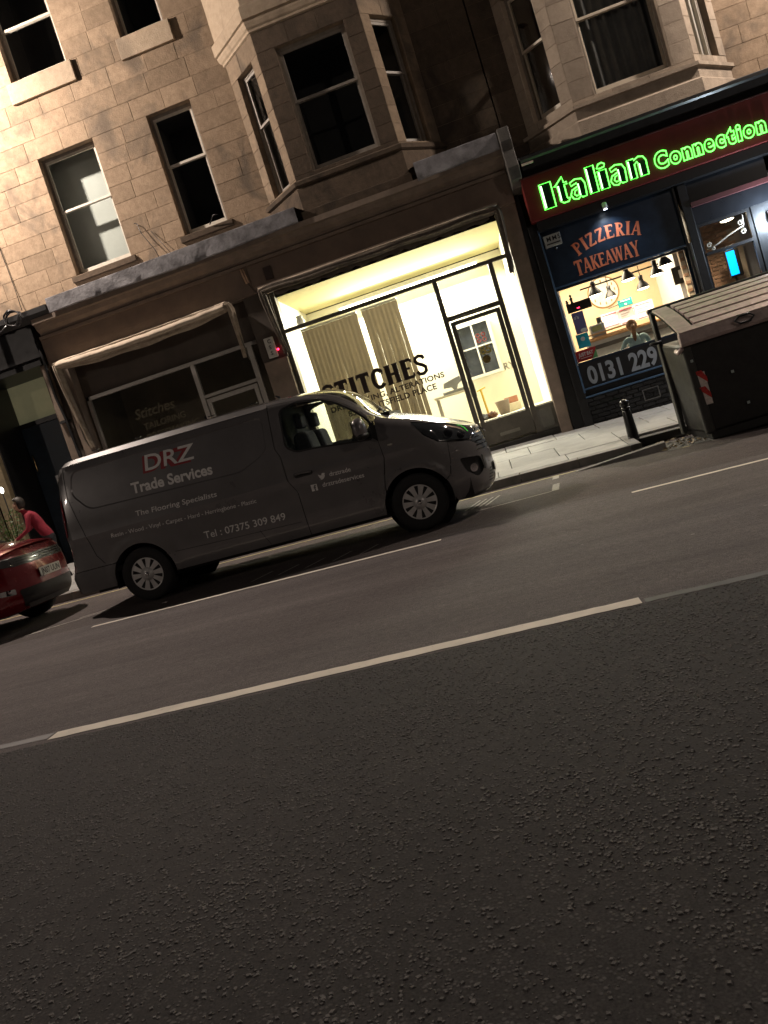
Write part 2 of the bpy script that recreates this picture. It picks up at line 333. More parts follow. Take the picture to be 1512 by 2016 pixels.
# ================================================================== THE SETTING
def asphalt(name, base, dark, chip, chip_scale, bump, spots=True, chipcol=(.12,.115,.11), contrast=.4, streak=False):
    m, n, l, b = nodes_of(name)
    geo = n.new('ShaderNodeNewGeometry'); pos = geo.outputs['Position']
    big = n.new('ShaderNodeTexNoise'); big.inputs['Scale'].default_value = .9; big.inputs['Detail'].default_value = 6; big.inputs['Roughness'].default_value = .7; l.new(pos, big.inputs['Vector'])
    r = n.new('ShaderNodeValToRGB'); r.color_ramp.elements[0].position = .3; r.color_ramp.elements[1].position = .7
    r.color_ramp.elements[0].color = (*dark, 1); r.color_ramp.elements[1].color = (*base, 1); l.new(big.outputs['Fac'], r.inputs['Fac'])
    fine = n.new('ShaderNodeTexNoise'); fine.inputs['Scale'].default_value = 140; fine.inputs['Detail'].default_value = 3; l.new(pos, fine.inputs['Vector'])
    fm = n.new('ShaderNodeMapRange'); fm.inputs['From Min'].default_value = .3; fm.inputs['From Max'].default_value = .7; fm.inputs['To Min'].default_value = 1-contrast; fm.inputs['To Max'].default_value = 1+contrast; l.new(fine.outputs['Fac'], fm.inputs['Value'])
    sc = n.new('ShaderNodeVectorMath'); sc.operation = 'SCALE'; l.new(r.outputs['Color'], sc.inputs[0]); l.new(fm.outputs['Result'], sc.inputs['Scale'])
    mid = n.new('ShaderNodeTexNoise'); mid.inputs['Scale'].default_value = 26; mid.inputs['Detail'].default_value = 4; mid.inputs['Roughness'].default_value = .8; l.new(pos, mid.inputs['Vector'])
    mm_ = n.new('ShaderNodeMapRange'); mm_.inputs['From Min'].default_value = .35; mm_.inputs['From Max'].default_value = .65; mm_.inputs['To Min'].default_value = .78; mm_.inputs['To Max'].default_value = 1.22; l.new(mid.outputs['Fac'], mm_.inputs['Value'])
    sc2 = n.new('ShaderNodeVectorMath'); sc2.operation = 'SCALE'; l.new(sc.outputs[0], sc2.inputs[0]); l.new(mm_.outputs['Result'], sc2.inputs['Scale']); sc = sc2
    # stone chips: rounded cells, clustered by a wider noise
    vor = n.new('ShaderNodeTexVoronoi'); vor.feature = 'F1'; vor.inputs['Scale'].default_value = chip_scale; l.new(pos, vor.inputs['Vector'])
    clu = n.new('ShaderNodeTexNoise'); clu.inputs['Scale'].default_value = chip_scale*.16; clu.inputs['Detail'].default_value = 3; l.new(pos, clu.inputs['Vector'])
    cr_ = n.new('ShaderNodeMapRange'); cr_.inputs['From Min'].default_value = .42; cr_.inputs['From Max'].default_value = .6; l.new(clu.outputs['Fac'], cr_.inputs['Value'])
    dome = n.new('ShaderNodeMapRange'); dome.interpolation_type = 'SMOOTHSTEP'; dome.inputs['From Min'].default_value = .5; dome.inputs['From Max'].default_value = .15; l.new(vor.outputs['Distance'], dome.inputs['Value'])
    hgt = n.new('ShaderNodeMath'); hgt.operation = 'MULTIPLY'; l.new(dome.outputs['Result'], hgt.inputs[0]); l.new(cr_.outputs['Result'], hgt.inputs[1])
    mix = n.new('ShaderNodeMixRGB'); mix.inputs['Color2'].default_value = (*chipcol, 1)
    cf = n.new('ShaderNodeMath'); cf.operation = 'MULTIPLY'; cf.inputs[1].default_value = chip; l.new(hgt.outputs[0], cf.inputs[0]); l.new(cf.outputs[0], mix.inputs['Fac']); l.new(sc.outputs[0], mix.inputs['Color1'])
    out = mix.outputs[0]
    if streak:      # tyre-worn tracks along the lane
        mp = n.new('ShaderNodeMapping'); mp.inputs['Scale'].default_value = (.12, 1.6, 1); l.new(pos, mp.inputs['Vector'])
        ts = n.new('ShaderNodeTexNoise'); ts.inputs['Scale'].default_value = 1.4; ts.inputs['Detail'].default_value = 6; ts.inputs['Roughness'].default_value = .7; l.new(mp.outputs[0], ts.inputs['Vector'])
        ms = n.new('ShaderNodeMapRange'); ms.inputs['From Min'].default_value = .3; ms.inputs['From Max'].default_value = .7; ms.inputs['To Min'].default_value = .72; ms.inputs['To Max'].default_value = 1.2; l.new(ts.outputs['Fac'], ms.inputs['Value'])
        vs_ = n.new('ShaderNodeVectorMath'); vs_.operation = 'SCALE'; l.new(out, vs_.inputs[0]); l.new(ms.outputs['Result'], vs_.inputs['Scale']); out = vs_.outputs[0]
    if spots:       # flattened chewing gum and grit
        v2 = n.new('ShaderNodeTexVoronoi'); v2.inputs['Scale'].default_value = 2.4; v2.inputs['Randomness'].default_value = 1; l.new(pos, v2.inputs['Vector'])
        lt = n.new('ShaderNodeMath'); lt.operation = 'LESS_THAN'; lt.inputs[1].default_value = .033; l.new(v2.outputs['Distance'], lt.inputs[0])
        lf = n.new('ShaderNodeMath'); lf.operation = 'MULTIPLY'; lf.inputs[1].default_value = .55; l.new(lt.outputs[0], lf.inputs[0])
        mx = n.new('ShaderNodeMixRGB'); mx.inputs['Color2'].default_value = (.35,.33,.3,1); l.new(lf.outputs[0], mx.inputs['Fac']); l.new(out, mx.inputs['Color1']); out = mx.outputs[0]
    l.new(out, b.inputs['Base Color']); b.inputs['Roughness'].default_value = .85; b.inputs['Specular IOR Level'].default_value = .3
    ad = n.new('ShaderNodeMath'); ad.operation = 'MULTIPLY_ADD'; ad.inputs[1].default_value = .25; l.new(fine.outputs['Fac'], ad.inputs[0]); l.new(hgt.outputs[0], ad.inputs[2])
    bp = n.new('ShaderNodeBump'); bp.inputs['Strength'].default_value = bump; bp.inputs['Distance'].default_value = .008; l.new(ad.outputs[0], bp.inputs['Height']); l.new(bp.outputs[0], b.inputs['Normal'])
    return m
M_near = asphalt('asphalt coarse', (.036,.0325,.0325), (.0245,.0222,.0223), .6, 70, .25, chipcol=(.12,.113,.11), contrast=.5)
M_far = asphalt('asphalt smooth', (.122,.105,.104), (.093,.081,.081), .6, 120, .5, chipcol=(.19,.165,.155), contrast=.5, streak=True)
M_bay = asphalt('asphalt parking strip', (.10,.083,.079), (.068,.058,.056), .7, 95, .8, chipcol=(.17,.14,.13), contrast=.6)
road = MB()
def gq(x0, x1, y0, y1, z=0, mi=0, mb=None):
    (mb or road).add([(x0,y0,zg(x0)+z),(x1,y0,zg(x1)+z),(x1,y1,zg(x1)+z),(x0,y1,zg(x0)+z)], [(0,1,2,3)], mi)
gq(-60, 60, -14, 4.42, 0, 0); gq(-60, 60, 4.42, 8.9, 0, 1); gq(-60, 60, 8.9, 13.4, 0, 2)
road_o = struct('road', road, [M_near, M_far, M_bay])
# painted markings, worn at the edges, as sheets on the road
def paint(name, c, worn):
    m, n, l, b = nodes_of(name)
    geo = n.new('ShaderNodeNewGeometry')
    t = n.new('ShaderNodeTexNoise'); t.inputs['Scale'].default_value = 38; t.inputs['Detail'].default_value = 6; t.inputs['Roughness'].default_value = .75; l.new(geo.outputs['Position'], t.inputs['Vector'])
    r = n.new('ShaderNodeValToRGB'); r.color_ramp.elements[0].position = worn-.1; r.color_ramp.elements[1].position = worn+.04
    r.color_ramp.elements[0].color = (.1,.085,.078,1); r.color_ramp.elements[1].color = (*c,1); l.new(t.outputs['Fac'], r.inputs['Fac'])
    t2 = n.new('ShaderNodeTexNoise'); t2.inputs['Scale'].default_value = 5; t2.inputs['Detail'].default_value = 5; l.new(geo.outputs['Position'], t2.inputs['Vector'])
    mr = n.new('ShaderNodeMapRange'); mr.inputs['To Min'].default_value = .65; mr.inputs['To Max'].default_value = 1.2; l.new(t2.outputs['Fac'], mr.inputs['Value'])
    sc = n.new('ShaderNodeVectorMath'); sc.operation = 'SCALE'; l.new(r.outputs[0], sc.inputs[0]); l.new(mr.outputs[0], sc.inputs['Scale'])
    l.new(sc.outputs[0], b.inputs['Base Color']); b.inputs['Roughness'].default_value = .75
    bp = n.new('ShaderNodeBump'); bp.inputs['Strength'].default_value = .4; bp.inputs['Distance'].default_value = .005; l.new(t.outputs['Fac'], bp.inputs['Height']); l.new(bp.outputs[0], b.inputs['Normal'])
    return m
M_white = paint('road paint white', (.84,.77,.66), .34)
M_wornw = paint('road paint worn white', (.42,.39,.35), .47)
M_yell = paint('road paint yellow', (.55,.47,.25), .4)
M_tar = mat('tar joint', (.085,.082,.085), .6, var=.3, scale=8)
def mark(name, pts, m, h=.004):
    random.seed(len(pts)+int(abs(pts[0][0])*100))
    mb = MB(); n = len(pts)
    mb.add([(x, y, zg(x)+h) for x, y in pts], [tuple(range(n))])
    return obj(name, mb, m, road_o, sub=True)
def strip(name, x0, y0, x1, y1, w, m, h=.004):     # long line with a slightly ragged edge
    random.seed(int(abs(x0*37+y0*11))); N = max(2, int(abs(x1-x0)/.06)); a = []; b = []
    for i in range(N+1):
        t = i/N; x = x0+(x1-x0)*t; y = y0+(y1-y0)*t
        a.append((x, y-w/2+random.uniform(-.005, .005))); b.append((x, y+w/2+random.uniform(-.005, .005)))
    mb = MB(); vs = [(x,y,zg(x)+h) for x,y in a]+[(x,y,zg(x)+h) for x,y in b]
    mb.add(vs, [(i,i+1,N+2+i,N+1+i) for i in range(N)])
    return obj(name, mb, m, road_o, sub=True)
strip('centre_line', -3.1, 4.53, .46, 4.50, .125, M_white)
strip('centre_line', 4.3, 4.45, 8, 4.4, .125, M_white)
strip('tar_joint', -12, 4.62, -3.12, 4.55, .1, M_tar, .003); strip('tar_joint', .48, 4.48, 4.3, 4.42, .08, M_tar, .003)
strip('lane_line', -5.02, 8.70, -.9, 8.58, .085, M_white); strip('lane_line', 1.08, 8.50, 5.2, 8.38, .085, M_white); strip('lane_line', -11.5, 8.86, -7.05, 8.76, .085, M_white)
strip('yellow_line', -16, 11.92, 1.3, 11.92, .075, M_yell)
mark('yellow_line', [(1.3,11.885),(1.7,11.8),(2.0,11.62),(2.25,11.3),(2.33,11.33),(2.08,11.66),(1.74,11.87),(1.3,11.96)], M_yell)
mark('bay_line', [(.40,10.28),(.49,10.27),(.55,10.95),(.46,10.95)], M_wornw); mark('bay_line', [(.5,11.55),(.59,11.55),(.62,11.88),(.53,11.88)], M_wornw)
strip('bay_line', -.55, 10.22, .4, 10.27, .07, M_wornw)
for i in range(4): mark('bay_line', [(-.72+i*.09,10.55),(-.69+i*.09,10.53),(-.5+i*.09,11.3),(-.53+i*.09,11.32)], M_wornw)
strip('bay_line', -5.75, 9.75, -5.3, 9.95, .05, M_wornw); strip('bay_line', -6.25, 9.45, -5.35, 9.78, .05, M_wornw); strip('bay_line', -6.9, 9.2, -6.1, 9.45, .05, M_wornw)
for i in range(5): mark('bay_line', [(-3.2+i*.33,9.05),(-3.17+i*.33,9.05),(-3.02+i*.33,9.5),(-3.06+i*.33,9.5)], M_wornw)

# grit and chips standing proud of the coarse lane
random.seed(7)
def chips(name, n, x0, x1, y0, y1, s0, s1, m, mb):
    for i in range(n):
        u = random.random()**.75; y = y0+(y1-y0)*u; x = random.uniform(x0, x1)*(.45+y*.2)
        cl = math.sin(x*5.1+1.3*math.sin(y*3))+math.sin(y*6.3+1.7*math.sin(x*2.7))+random.uniform(-3.5, 3.5)
        if cl < -.2: continue
        s = random.uniform(s0, s1); a = random.uniform(0, 6.28); z = zg(x); k = random.uniform(.6, 1.5); c, d = math.cos(a)*s, math.sin(a)*s
        top = [(x+c*k*.6, y+d*k*.6), (x-d*.6, y+c*.6), (x-c*k*.6, y-d*k*.6), (x+d*.6, y-c*.6)]
        bot = [(x+c*k, y+d*k), (x-d, y+c), (x-c*k, y-d*k), (x+d, y-c)]
        hh = s*random.uniform(.22, .45)
        mb.add([(p[0],p[1],z-.001) for p in bot]+[(p[0],p[1],z+hh*random.uniform(.7,1)) for p in top], [(0,1,5,4),(1,2,6,5),(2,3,7,6),(3,0,4,7),(4,5,6,7)])
    return mb
def chips_done(name, mb, m):
    o = obj(name, mb, m, None); return tag(o, 'dark stone chips bound in the coarse near lane of the road', 'stone chips', kind='stuff')
M_chip = mat('chip', (.13,.121,.117), .75, c2=(.03,.028,.0275), scale=45, detail=2)
cmb = MB(); chips('stone_chips', 42000, -3.0, 2.6, 1.2, 4.42, .0055, .0105, M_chip, cmb); chips('stone_chips', 45000, -3.0, 2.6, 1.2, 4.42, .003, .006, M_chip, cmb); chips_done('stone_chips', cmb, M_chip)

# pavement: bedding, kerb stones and flagstones
M_bed = mat('pavement bedding', (.09,.085,.078), .9, var=.3, scale=12)
M_flag = mat('flagstone', (.36,.355,.34), .75, c2=(.26,.26,.25), scale=3.5, bump=.25, bscale=60, rand=.13, coord='Object')
M_kerb = mat('kerb stone', (.26,.25,.235), .8, c2=(.17,.165,.155), scale=5, bump=.3, bscale=50, rand=.12)
pv = MB()
pv.add([(x, y, zp(x, y)-.03) for x, y in ((-60,YK+.12),(60,YK+.95),(60,YS+3),(-60,YS+3))], [(0,1,2,3)])
pave = struct('pavement', pv, M_bed)
XREC = 1.72           # beyond here the kerb is set back for the bin
def slab(name, x0, x1, y0, y1, m, g=.005, t=.1, dz=0, base=None):
    mb = MB(); q = [(x0+g,y0+g),(x1-g,y0+g),(x1-g,y1-g),(x0+g,y1-g)]; c = .006
    q2 = [(x0+g+c,y0+g+c),(x1-g-c,y0+g+c),(x1-g-c,y1-g-c),(x0+g+c,y1-g-c)]
    lo = [(x, y, (zg(x)-.02 if base else zp(x,y)-t)) for x,y in q]; mid = [(x,y,zp(x,y)-c+dz) for x,y in q]; top = [(x,y,zp(x,y)+dz) for x,y in q2]
    mb.add(lo+mid+top, [(0,1,5,4),(1,2,6,5),(2,3,7,6),(3,0,4,7),(4,5,9,8),(5,6,10,9),(6,7,11,10),(7,4,8,11),(8,9,10,11)])
    return obj(name, mb, m, pave, sub=True)
random.seed(11)
x = -11.0
while x < XREC-.2:
    x2 = min(XREC, x+random.uniform(.85, 1.0)); slab('kerb_stone', x, x2, YK, YK+.17, M_kerb, base=True); x = x2
slab('kerb_stone', XREC, XREC+.16, YK, 13.2, M_kerb, base=True)
x = XREC+.16
while x < 6: slab('kerb_stone', x, x+.92, 13.05, 13.22, M_kerb, base=True); x += .92
rows = [(YK+.17, 12.95), (12.95, 13.95), (13.95, 14.8), (14.8, 15.75)]
for ri, (ya, yb) in enumerate(rows):
    x = -11.0+ri*.37
    while x < 6.2:
        x2 = x+random.choice((.75, .9, 1.05, 1.2))
        if ri == 0:
            if x >= XREC: break
            x2 = min(x2, XREC)
        a = ya
        if ri == 1 and x2 > XREC:
            if x < XREC: x2 = XREC
            else: a = 13.22
        slab('flagstone', x, x2, a, yb, M_flag, dz=random.uniform(-.003, .003)); x = x2
# low tapering kerb of the bin bay, with broken tarmac at its end
kb = MB(); kb.hexa([(.85,11.72,zg(.85)),(2.08,11.62,zg(2.08)),(2.1,11.82,zg(2.1)),(.85,11.82,zg(.85)),(.85,11.74,zg(.85)+.012),(2.08,11.64,zg(2.08)+.105),(2.1,11.82,zg(2.1)+.11),(.85,11.82,zg(.85)+.015)])
obj('ramp_kerb', kb, M_kerb, pave, sub=True, bevel=.006)
M_rub = mat('broken tarmac', (.16,.155,.15), .8, c2=(.07,.068,.066), scale=25, bump=.6, bscale=30)
rb = MB(); random.seed(5)
NX, NY = 16, 16
for j in range(NY+1):
    for i in range(NX+1):
        u, v = i/NX, j/NY; xx = 2.06+u*.62; yy = 11.35+v*1.2
        e = min(u, 1-u, v, 1-v)*4; rb.v.append((xx+random.uniform(-.015,.015), yy+random.uniform(-.02,.02), zg(xx)+.002+min(1, e)*(.012+.025*random.random())))
for j in range(NY):
    for i in range(NX): k = j*(NX+1)+i; rb.f.append((k,k+1,k+NX+2,k+NX+1)); rb.m.append(0)
tag(obj('broken_tarmac', rb, M_rub), 'patch of broken grey tarmac beside the bin', 'rubble', kind='stuff')
lf = MB(); random.seed(9)
for i in range(60):
    xx, yy = random.uniform(2.02, 2.6), random.uniform(11.3, 12.5); a = random.uniform(0,6.28); s = random.uniform(.015,.04); z = zg(xx)+.04
    lf.quad((xx+s*math.cos(a),yy+s*math.sin(a),z),(xx-s*.5*math.sin(a),yy+s*.5*math.cos(a),z+.012),(xx-s*math.cos(a),yy-s*math.sin(a),z+.004),(xx+s*.5*math.sin(a),yy-s*.5*math.cos(a),z-.01))
tag(obj('litter', lf, mat('litter', (.5,.44,.3), .7, c2=(.3,.2,.1), scale=20)), 'small pale scraps of litter and leaves on the broken tarmac', 'litter', kind='stuff')

# ================================================================== STONE TENEMENTS
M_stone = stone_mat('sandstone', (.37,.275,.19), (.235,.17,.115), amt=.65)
M_stone2 = stone_mat('sandstone soot and shade', (.135,.10,.072), (.08,.06,.044), amt=.75, stain=(.035,.029,.024))  # sooty stone, darkened further: shade of bay front and recesses put into the colour
M_dress = stone_mat('dressed sandstone', (.45,.36,.265), (.34,.265,.19), amt=.4)
M_mort = mat('mortar', (.26,.2,.14), .95, var=.3, scale=10)
M_sash = mat('white sash paint', (.62,.58,.5), .45, var=.12, scale=14)
M_sashd = mat('dull sash paint', (.30,.27,.235), .5, var=.15, scale=14)
M_pane = glass('sash glass')
M_room = mat('dim room', (.045,.042,.04), .9, var=.2, scale=2)
M_blind = mat('roller blind', (.50,.53,.50), .8, var=.05, scale=3)
M_lead = mat('lead sheet', (.36,.355,.375), .55, c2=(.085,.08,.085), scale=3.2, bump=.35, bscale=16, detail=8)

def sub_rows(keys, course):
    zs = []
    for a, b in zip(keys, keys[1:]):
        n = max(1, round((b-a)/course)); zs += [a+(b-a)*i/n for i in range(n)]
    return zs+[keys[-1]]
def ashlar(root, p0, rotz, u0, u1, z0, z1, openings, m, seed, course=.34, wr=(.55, 1.15), depth=.22, mbk=None, dressed=None):
    """courses of separate stones in a wall plane, split round the openings, over a recessed mortar wall"""
    random.seed(seed)
    keys = sorted({z0, z1, *[o[2] for o in openings if z0 < o[2] < z1], *[o[3] for o in openings if z0 < o[3] < z1]})
    zs = sub_rows(keys, course)
    back = MB()
    for a, b in zip(zs, zs[1:]):
        segs = [(u0, u1)]
        for (oa, ob, oz0, oz1) in openings:
            if oz0 < (a+b)/2 < oz1:
                ns = []
                for s0, s1 in segs:
                    if ob <= s0 or oa >= s1: ns.append((s0, s1)); continue
                    if oa > s0: ns.append((s0, oa))
                    if ob < s1: ns.append((ob, s1))
                segs = ns
        for s0, s1 in segs:
            if s1-s0 < .02: continue
            back.box(s0+.004, s1-.004, .007, depth-.01, a, b)
            x = s0; off = random.uniform(.5, 1)
            while x < s1-1e-6:
                w = random.uniform(*wr)*off; off = 1
                x2 = x+w
                if s1-x2 < .26: x2 = s1
                g = .0025; mb = MB().chamf(0, x2-x-2*g, 0, depth, 0, b-a-2*g, .004)
                o = obj('stone', mb, m, root, loc=(p0[0]+math.cos(rotz)*(x+g)-math.sin(rotz)*0, p0[1]+math.sin(rotz)*(x+g), a+g), rotz=rotz)
                d = random.uniform(-.003, .002); o.location.x += -math.sin(rotz)*d; o.location.y += math.cos(rotz)*d
                x = x2
    return obj('mortar_wall', back, mbk or M_mort, root, loc=(p0[0], p0[1], 0), rotz=rotz)
def sash(root, p0, rotz, u0, u1, z0, z1, m=None, sill=.12, zmid=None, rev=.15, blind=None, room=True, sillm=None, fw=.05, horn=True, lowsill=True, roomd=.9):
    """sliding sash window: case, two sashes with panes, stone sill"""
    m = m or M_sash; zm = zmid or (z0+z1)/2
    f = MB(); y = rev
    f.box(u0, u0+fw, y, y+.09, z0, z1).box(u1-fw, u1, y, y+.09, z0, z1).box(u0+fw, u1-fw, y, y+.09, z1-fw*1.1, z1).box(u0+fw, u1-fw, y, y+.09, z0, z0+fw*.8)
    w = obj('window', f, mat('window case paint', (.25,.215,.175), .6, var=.2, scale=9), root, loc=(p0[0], p0[1], 0), rotz=rotz, bevel=.004)
    a, b = u0+fw, u1-fw
    def s_(za, zb, yy, rail0, rail1):
        q = MB(); st = .042
        q.box(a, a+st, yy, yy+.04, za, zb).box(b-st, b, yy, yy+.04, za, zb).box(a+st, b-st, yy, yy+.04, za, za+rail0).box(a+st, b-st, yy, yy+.04, zb-rail1, zb)
        obj('sash', q, m, w, sub=True, bevel=.003)
        obj('pane', MB().quad((a+st,yy+.02,za+rail0),(b-st,yy+.02,za+rail0),(b-st,yy+.02,zb-rail1),(a+st,yy+.02,zb-rail1)), M_pane, w, sub=True)
    s_(zm-.02, z1-fw*1.1, y+.01, .045, .05); s_(z0+fw*.8, zm+.025, y+.053, .085, .045)
    if sill: 
        q = MB(); q.hexa([(u0-.1,-.07,z0-sill),(u1+.1,-.07,z0-sill),(u1+.1,.2,z0-sill),(u0-.1,.2,z0-sill),(u0-.1,-.07,z0-.025),(u1+.1,-.07,z0-.025),(u1+.1,.2,z0+.012),(u0-.1,.2,z0+.012)])
        obj('sill', q, sillm or M_dress, w, sub=True, bevel=.01)
    if blind: obj('blind', MB().quad((u0-.3,y+blind,z0-.3),(u1+.6,y+blind,z0-.3),(u1+.6,y+blind,z1+.2),(u0-.3,y+blind,z1+.2)), M_blind, w, sub=True)
    elif room:
        d = roomd; r = MB(); ya = y+.1
        r.quad((u0,ya+d,z0),(u1,ya+d,z0),(u1,ya+d,z1),(u0,ya+d,z1)); r.quad((u0,ya,z0),(u0,ya+d,z0),(u0,ya+d,z1),(u0,ya,z1)); r.quad((u1,ya,z0),(u1,ya+d,z0),(u1,ya+d,z1),(u1,ya,z1)); r.quad((u0,ya,z0),(u1,ya,z0),(u1,ya+d,z0),(u0,ya+d,z0)); r.quad((u0,ya,z1),(u1,ya,z1),(u1,ya+d,z1),(u0,ya+d,z1))
        obj('room_lining', r, M_room, w, sub=True)
    return w
def offset_poly(pts, d):
    out = []; n = len(pts)
    for i, p in enumerate(pts):
        ns = []
        if i > 0: a, b = pts[i-1], p; L = math.hypot(b[0]-a[0], b[1]-a[1]); ns.append(((b[1]-a[1])/L, -(b[0]-a[0])/L))
        if i < n-1: a, b = p, pts[i+1]; L = math.hypot(b[0]-a[0], b[1]-a[1]); ns.append(((b[1]-a[1])/L, -(b[0]-a[0])/L))
        nx = sum(q[0] for q in ns); ny = sum(q[1] for q in ns); k = d*len(ns)/(nx*nx+ny*ny)*1.0 if len(ns) > 1 else d
        q = [p[0]+nx*k, p[1]+ny*k]
        if len(ns) == 1:          # the ends run into the wall plane
            a, b = (pts[0], pts[1]) if i == 0 else (pts[-2], pts[-1]); t = (YW+.03-q[1])/(b[1]-a[1]); q = [q[0]+(b[0]-a[0])*t, q[1]+(b[1]-a[1])*t]
        out.append(tuple(q))
    return out
def belt(root, name, pts, prof, m, inner=.02, bevel=0):
    """moulding that follows the bay's plan; prof = [(projection, z), ...] bottom to top"""
    mb = MB(); loops = [offset_poly(pts, -inner)]; zs = [prof[0][1]]
    for d, z in prof: loops.append(offset_poly(pts, d)); zs.append(z)
    loops.append(offset_poly(pts, -inner)); zs.append(prof[-1][1])
    n = len(pts); vs = [(p[0], p[1], z) for lp, z in zip(loops, zs) for p in lp]
    fs = [(i*n+k, i*n+k+1, (i+1)*n+k+1, (i+1)*n+k) for i in range(len(loops)-1) for k in range(n-1)]
    mb.add(vs, fs); return obj(name, mb, m, root, bevel=bevel)

tl = thing('tenement_building', 'sandstone tenement with four sash windows and a dark bay, left of the pizzeria', 'building', (-4, YW, zg(-4)+.3))
opn = [(-7.18,-5.96,6.2,8.58),(-4.77,-3.85,6.2,8.58),(-7.18,-5.96,10.1,12.3),(-4.77,-3.85,10.1,12.3)]
ashlar(tl, (0,YW), 0, -9.6, -2.93, 5.75, 12.3, opn, M_stone, 3)
ashlar(tl, (0,YW), 0, .48, 1.6, 5.75, 9.6, [], M_stone2, 4)  # recess right of the bay: its shade is put into the stone colour
sash(tl, (0,YW), 0, -7.18, -5.96, 6.2, 8.58, zmid=7.5, blind=.42, sill=.14, sillm=M_stone2)
sash(tl, (0,YW), 0, -4.77, -3.85, 6.2, 8.58, zmid=7.58, sill=.14, sillm=M_stone2)
sash(tl, (0,YW), 0, -7.18, -5.96, 10.1, 12.3, zmid=11.15, sill=.42)
sash(tl, (0,YW), 0, -4.77, -3.85, 10.1, 12.3, zmid=11.2, sill=.42)
BAY = [(-2.97,YW),(-2.22,15.5),(-.24,15.5),(.52,YW)]
def bay(root, B, z0, z1, op_front, side_l, side_r, zmid, seed, m, frame, room=True, mfront=None):
    fl = math.hypot(B[1][0]-B[0][0], B[1][1]-B[0][1]); rl = math.atan2(B[1][1]-B[0][1], B[1][0]-B[0][0]); rr_ = math.atan2(B[3][1]-B[2][1], B[3][0]-B[2][0])
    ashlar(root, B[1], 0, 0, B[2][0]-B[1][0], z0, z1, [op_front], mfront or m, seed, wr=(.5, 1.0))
    ashlar(root, B[0], rl, 0, fl, z0, z1, [side_l], m, seed+1, wr=(.3, .7)); ashlar(root, B[2], rr_, 0, fl, z0, z1, [side_r], m, seed+2, wr=(.3, .7))
    sash(root, B[1], 0, *op_front, m=frame, sill=0, zmid=zmid, rev=.13, room=False)
    sash(root, B[0], rl, *side_l, m=frame, sill=0, zmid=zmid, rev=.12, room=False); sash(root, B[2], rr_, *side_r, m=frame, sill=0, zmid=zmid, rev=.12, room=False)
    r = MB(); x0, x1 = B[0][0]-.1, B[3][0]+.1; r.quad((x0,YW+.9,z0-.2),(x1,YW+.9,z0-.2),(x1,YW+.9,z1),(x0,YW+.9,z1)); FL = [(B[1][0]+.15,15.72),(B[2][0]-.15,15.72),(B[3][0]-.1,YW+.2),(x1,YW+.9),(x0,YW+.9),(B[0][0]+.1,YW+.2)]; r.add([(p[0],p[1],z0+.01) for p in FL], [(0,1,2,3,4,5)])
    r.quad((x0,YW+.22,z0),(x0,YW+.9,z0),(x0,YW+.9,z1),(x0,YW+.22,z1)); r.quad((x1,YW+.22,z0),(x1,YW+.9,z0),(x1,YW+.9,z1),(x1,YW+.22,z1)); r.add([(p[0],p[1],z1-.01) for p in FL], [(0,1,2,3,4,5)])
    obj('room_lining', r, M_room, root)
bay(tl, BAY, 6.16, 8.9, (.35,1.66,6.24,8.5), (.25,.86,6.2,8.5), (.22,.85,6.2,8.5), 7.53, 20, stone_mat('bay sandstone', (.31,.235,.165), (.2,.15,.105), amt=.65), M_sashd, mfront=M_stone2)  # front stones darker than the sides, shade put into their colour along with soot
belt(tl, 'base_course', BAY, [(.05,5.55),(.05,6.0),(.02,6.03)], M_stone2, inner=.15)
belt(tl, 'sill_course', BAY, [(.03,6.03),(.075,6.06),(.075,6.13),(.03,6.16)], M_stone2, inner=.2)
belt(tl, 'string_course', BAY, [(.0,8.86),(.035,8.88),(.035,8.92),(.06,8.95),(.085,9.02),(.085,9.06),(.11,9.07)], M_dress, inner=.1)
belt(tl, 'upper_band', BAY, [(.07,9.07),(.11,9.09),(.11,9.3),(.05,9.36),(.05,10.2)], M_dress, inner=.2)
# lead-covered ledge over the shops
def leadrun(x0, x1, seed):
    random.seed(seed); N = int((x1-x0)/.06); mb = MB(); prof = [(15.215,5.37),(15.195,5.39),(15.192,5.5),(15.192,5.6),(15.194,5.665),(15.215,5.675),(15.7,5.75),(16.28,5.86)]
    for i in range(N+1):
        x = x0+(x1-x0)*i/N; k = math.sin(x*7+seed)+math.sin(x*17.3)*.6+random.uniform(-.7,.7)
        for j, (y, z) in enumerate(prof):
            a = 1 if j < 5 else .3
            mb.v.append((x, y+.004*k*a*math.sin(j*1.7+x*3), z+.003*a*math.sin(x*9+j)+ (-.02*math.sin(x*1.3+seed) if j < 3 else 0)))
    n = len(prof)
    for i in range(N):
        for j in range(n-1): mb.f.append((i*n+j, (i+1)*n+j, (i+1)*n+j+1, i*n+j+1)); mb.m.append(0)
    return obj('lead_flashing', mb, M_lead, tl, sharp=30)
leadrun(-7.46, -2.36, 1); leadrun(-.1, 1.4, 2)
M_brown = mat('brown masonry paint', (.21,.155,.118), .75, c2=(.15,.112,.086), scale=3, bump=.15, bscale=35)
M_brown2 = mat('worn brown masonry paint', (.26,.2,.155), .75, c2=(.17,.13,.1), scale=4, bump=.2, bscale=35)
cn = MB(); cn.prism([(15.62,5.1),(15.42,5.1),(15.42,5.14),(15.34,5.2),(15.30,5.28),(15.24,5.3),(15.24,5.4),(15.62,5.42)], -7.9, 1.42, 'yz')
obj('cornice', cn, M_brown2, tl)
bs = MB(); bs.box(-2.28, -.18, 15.3, 15.6, 5.41, 5.56); obj('bay_plinth', bs, M_stone2, tl, bevel=.01)

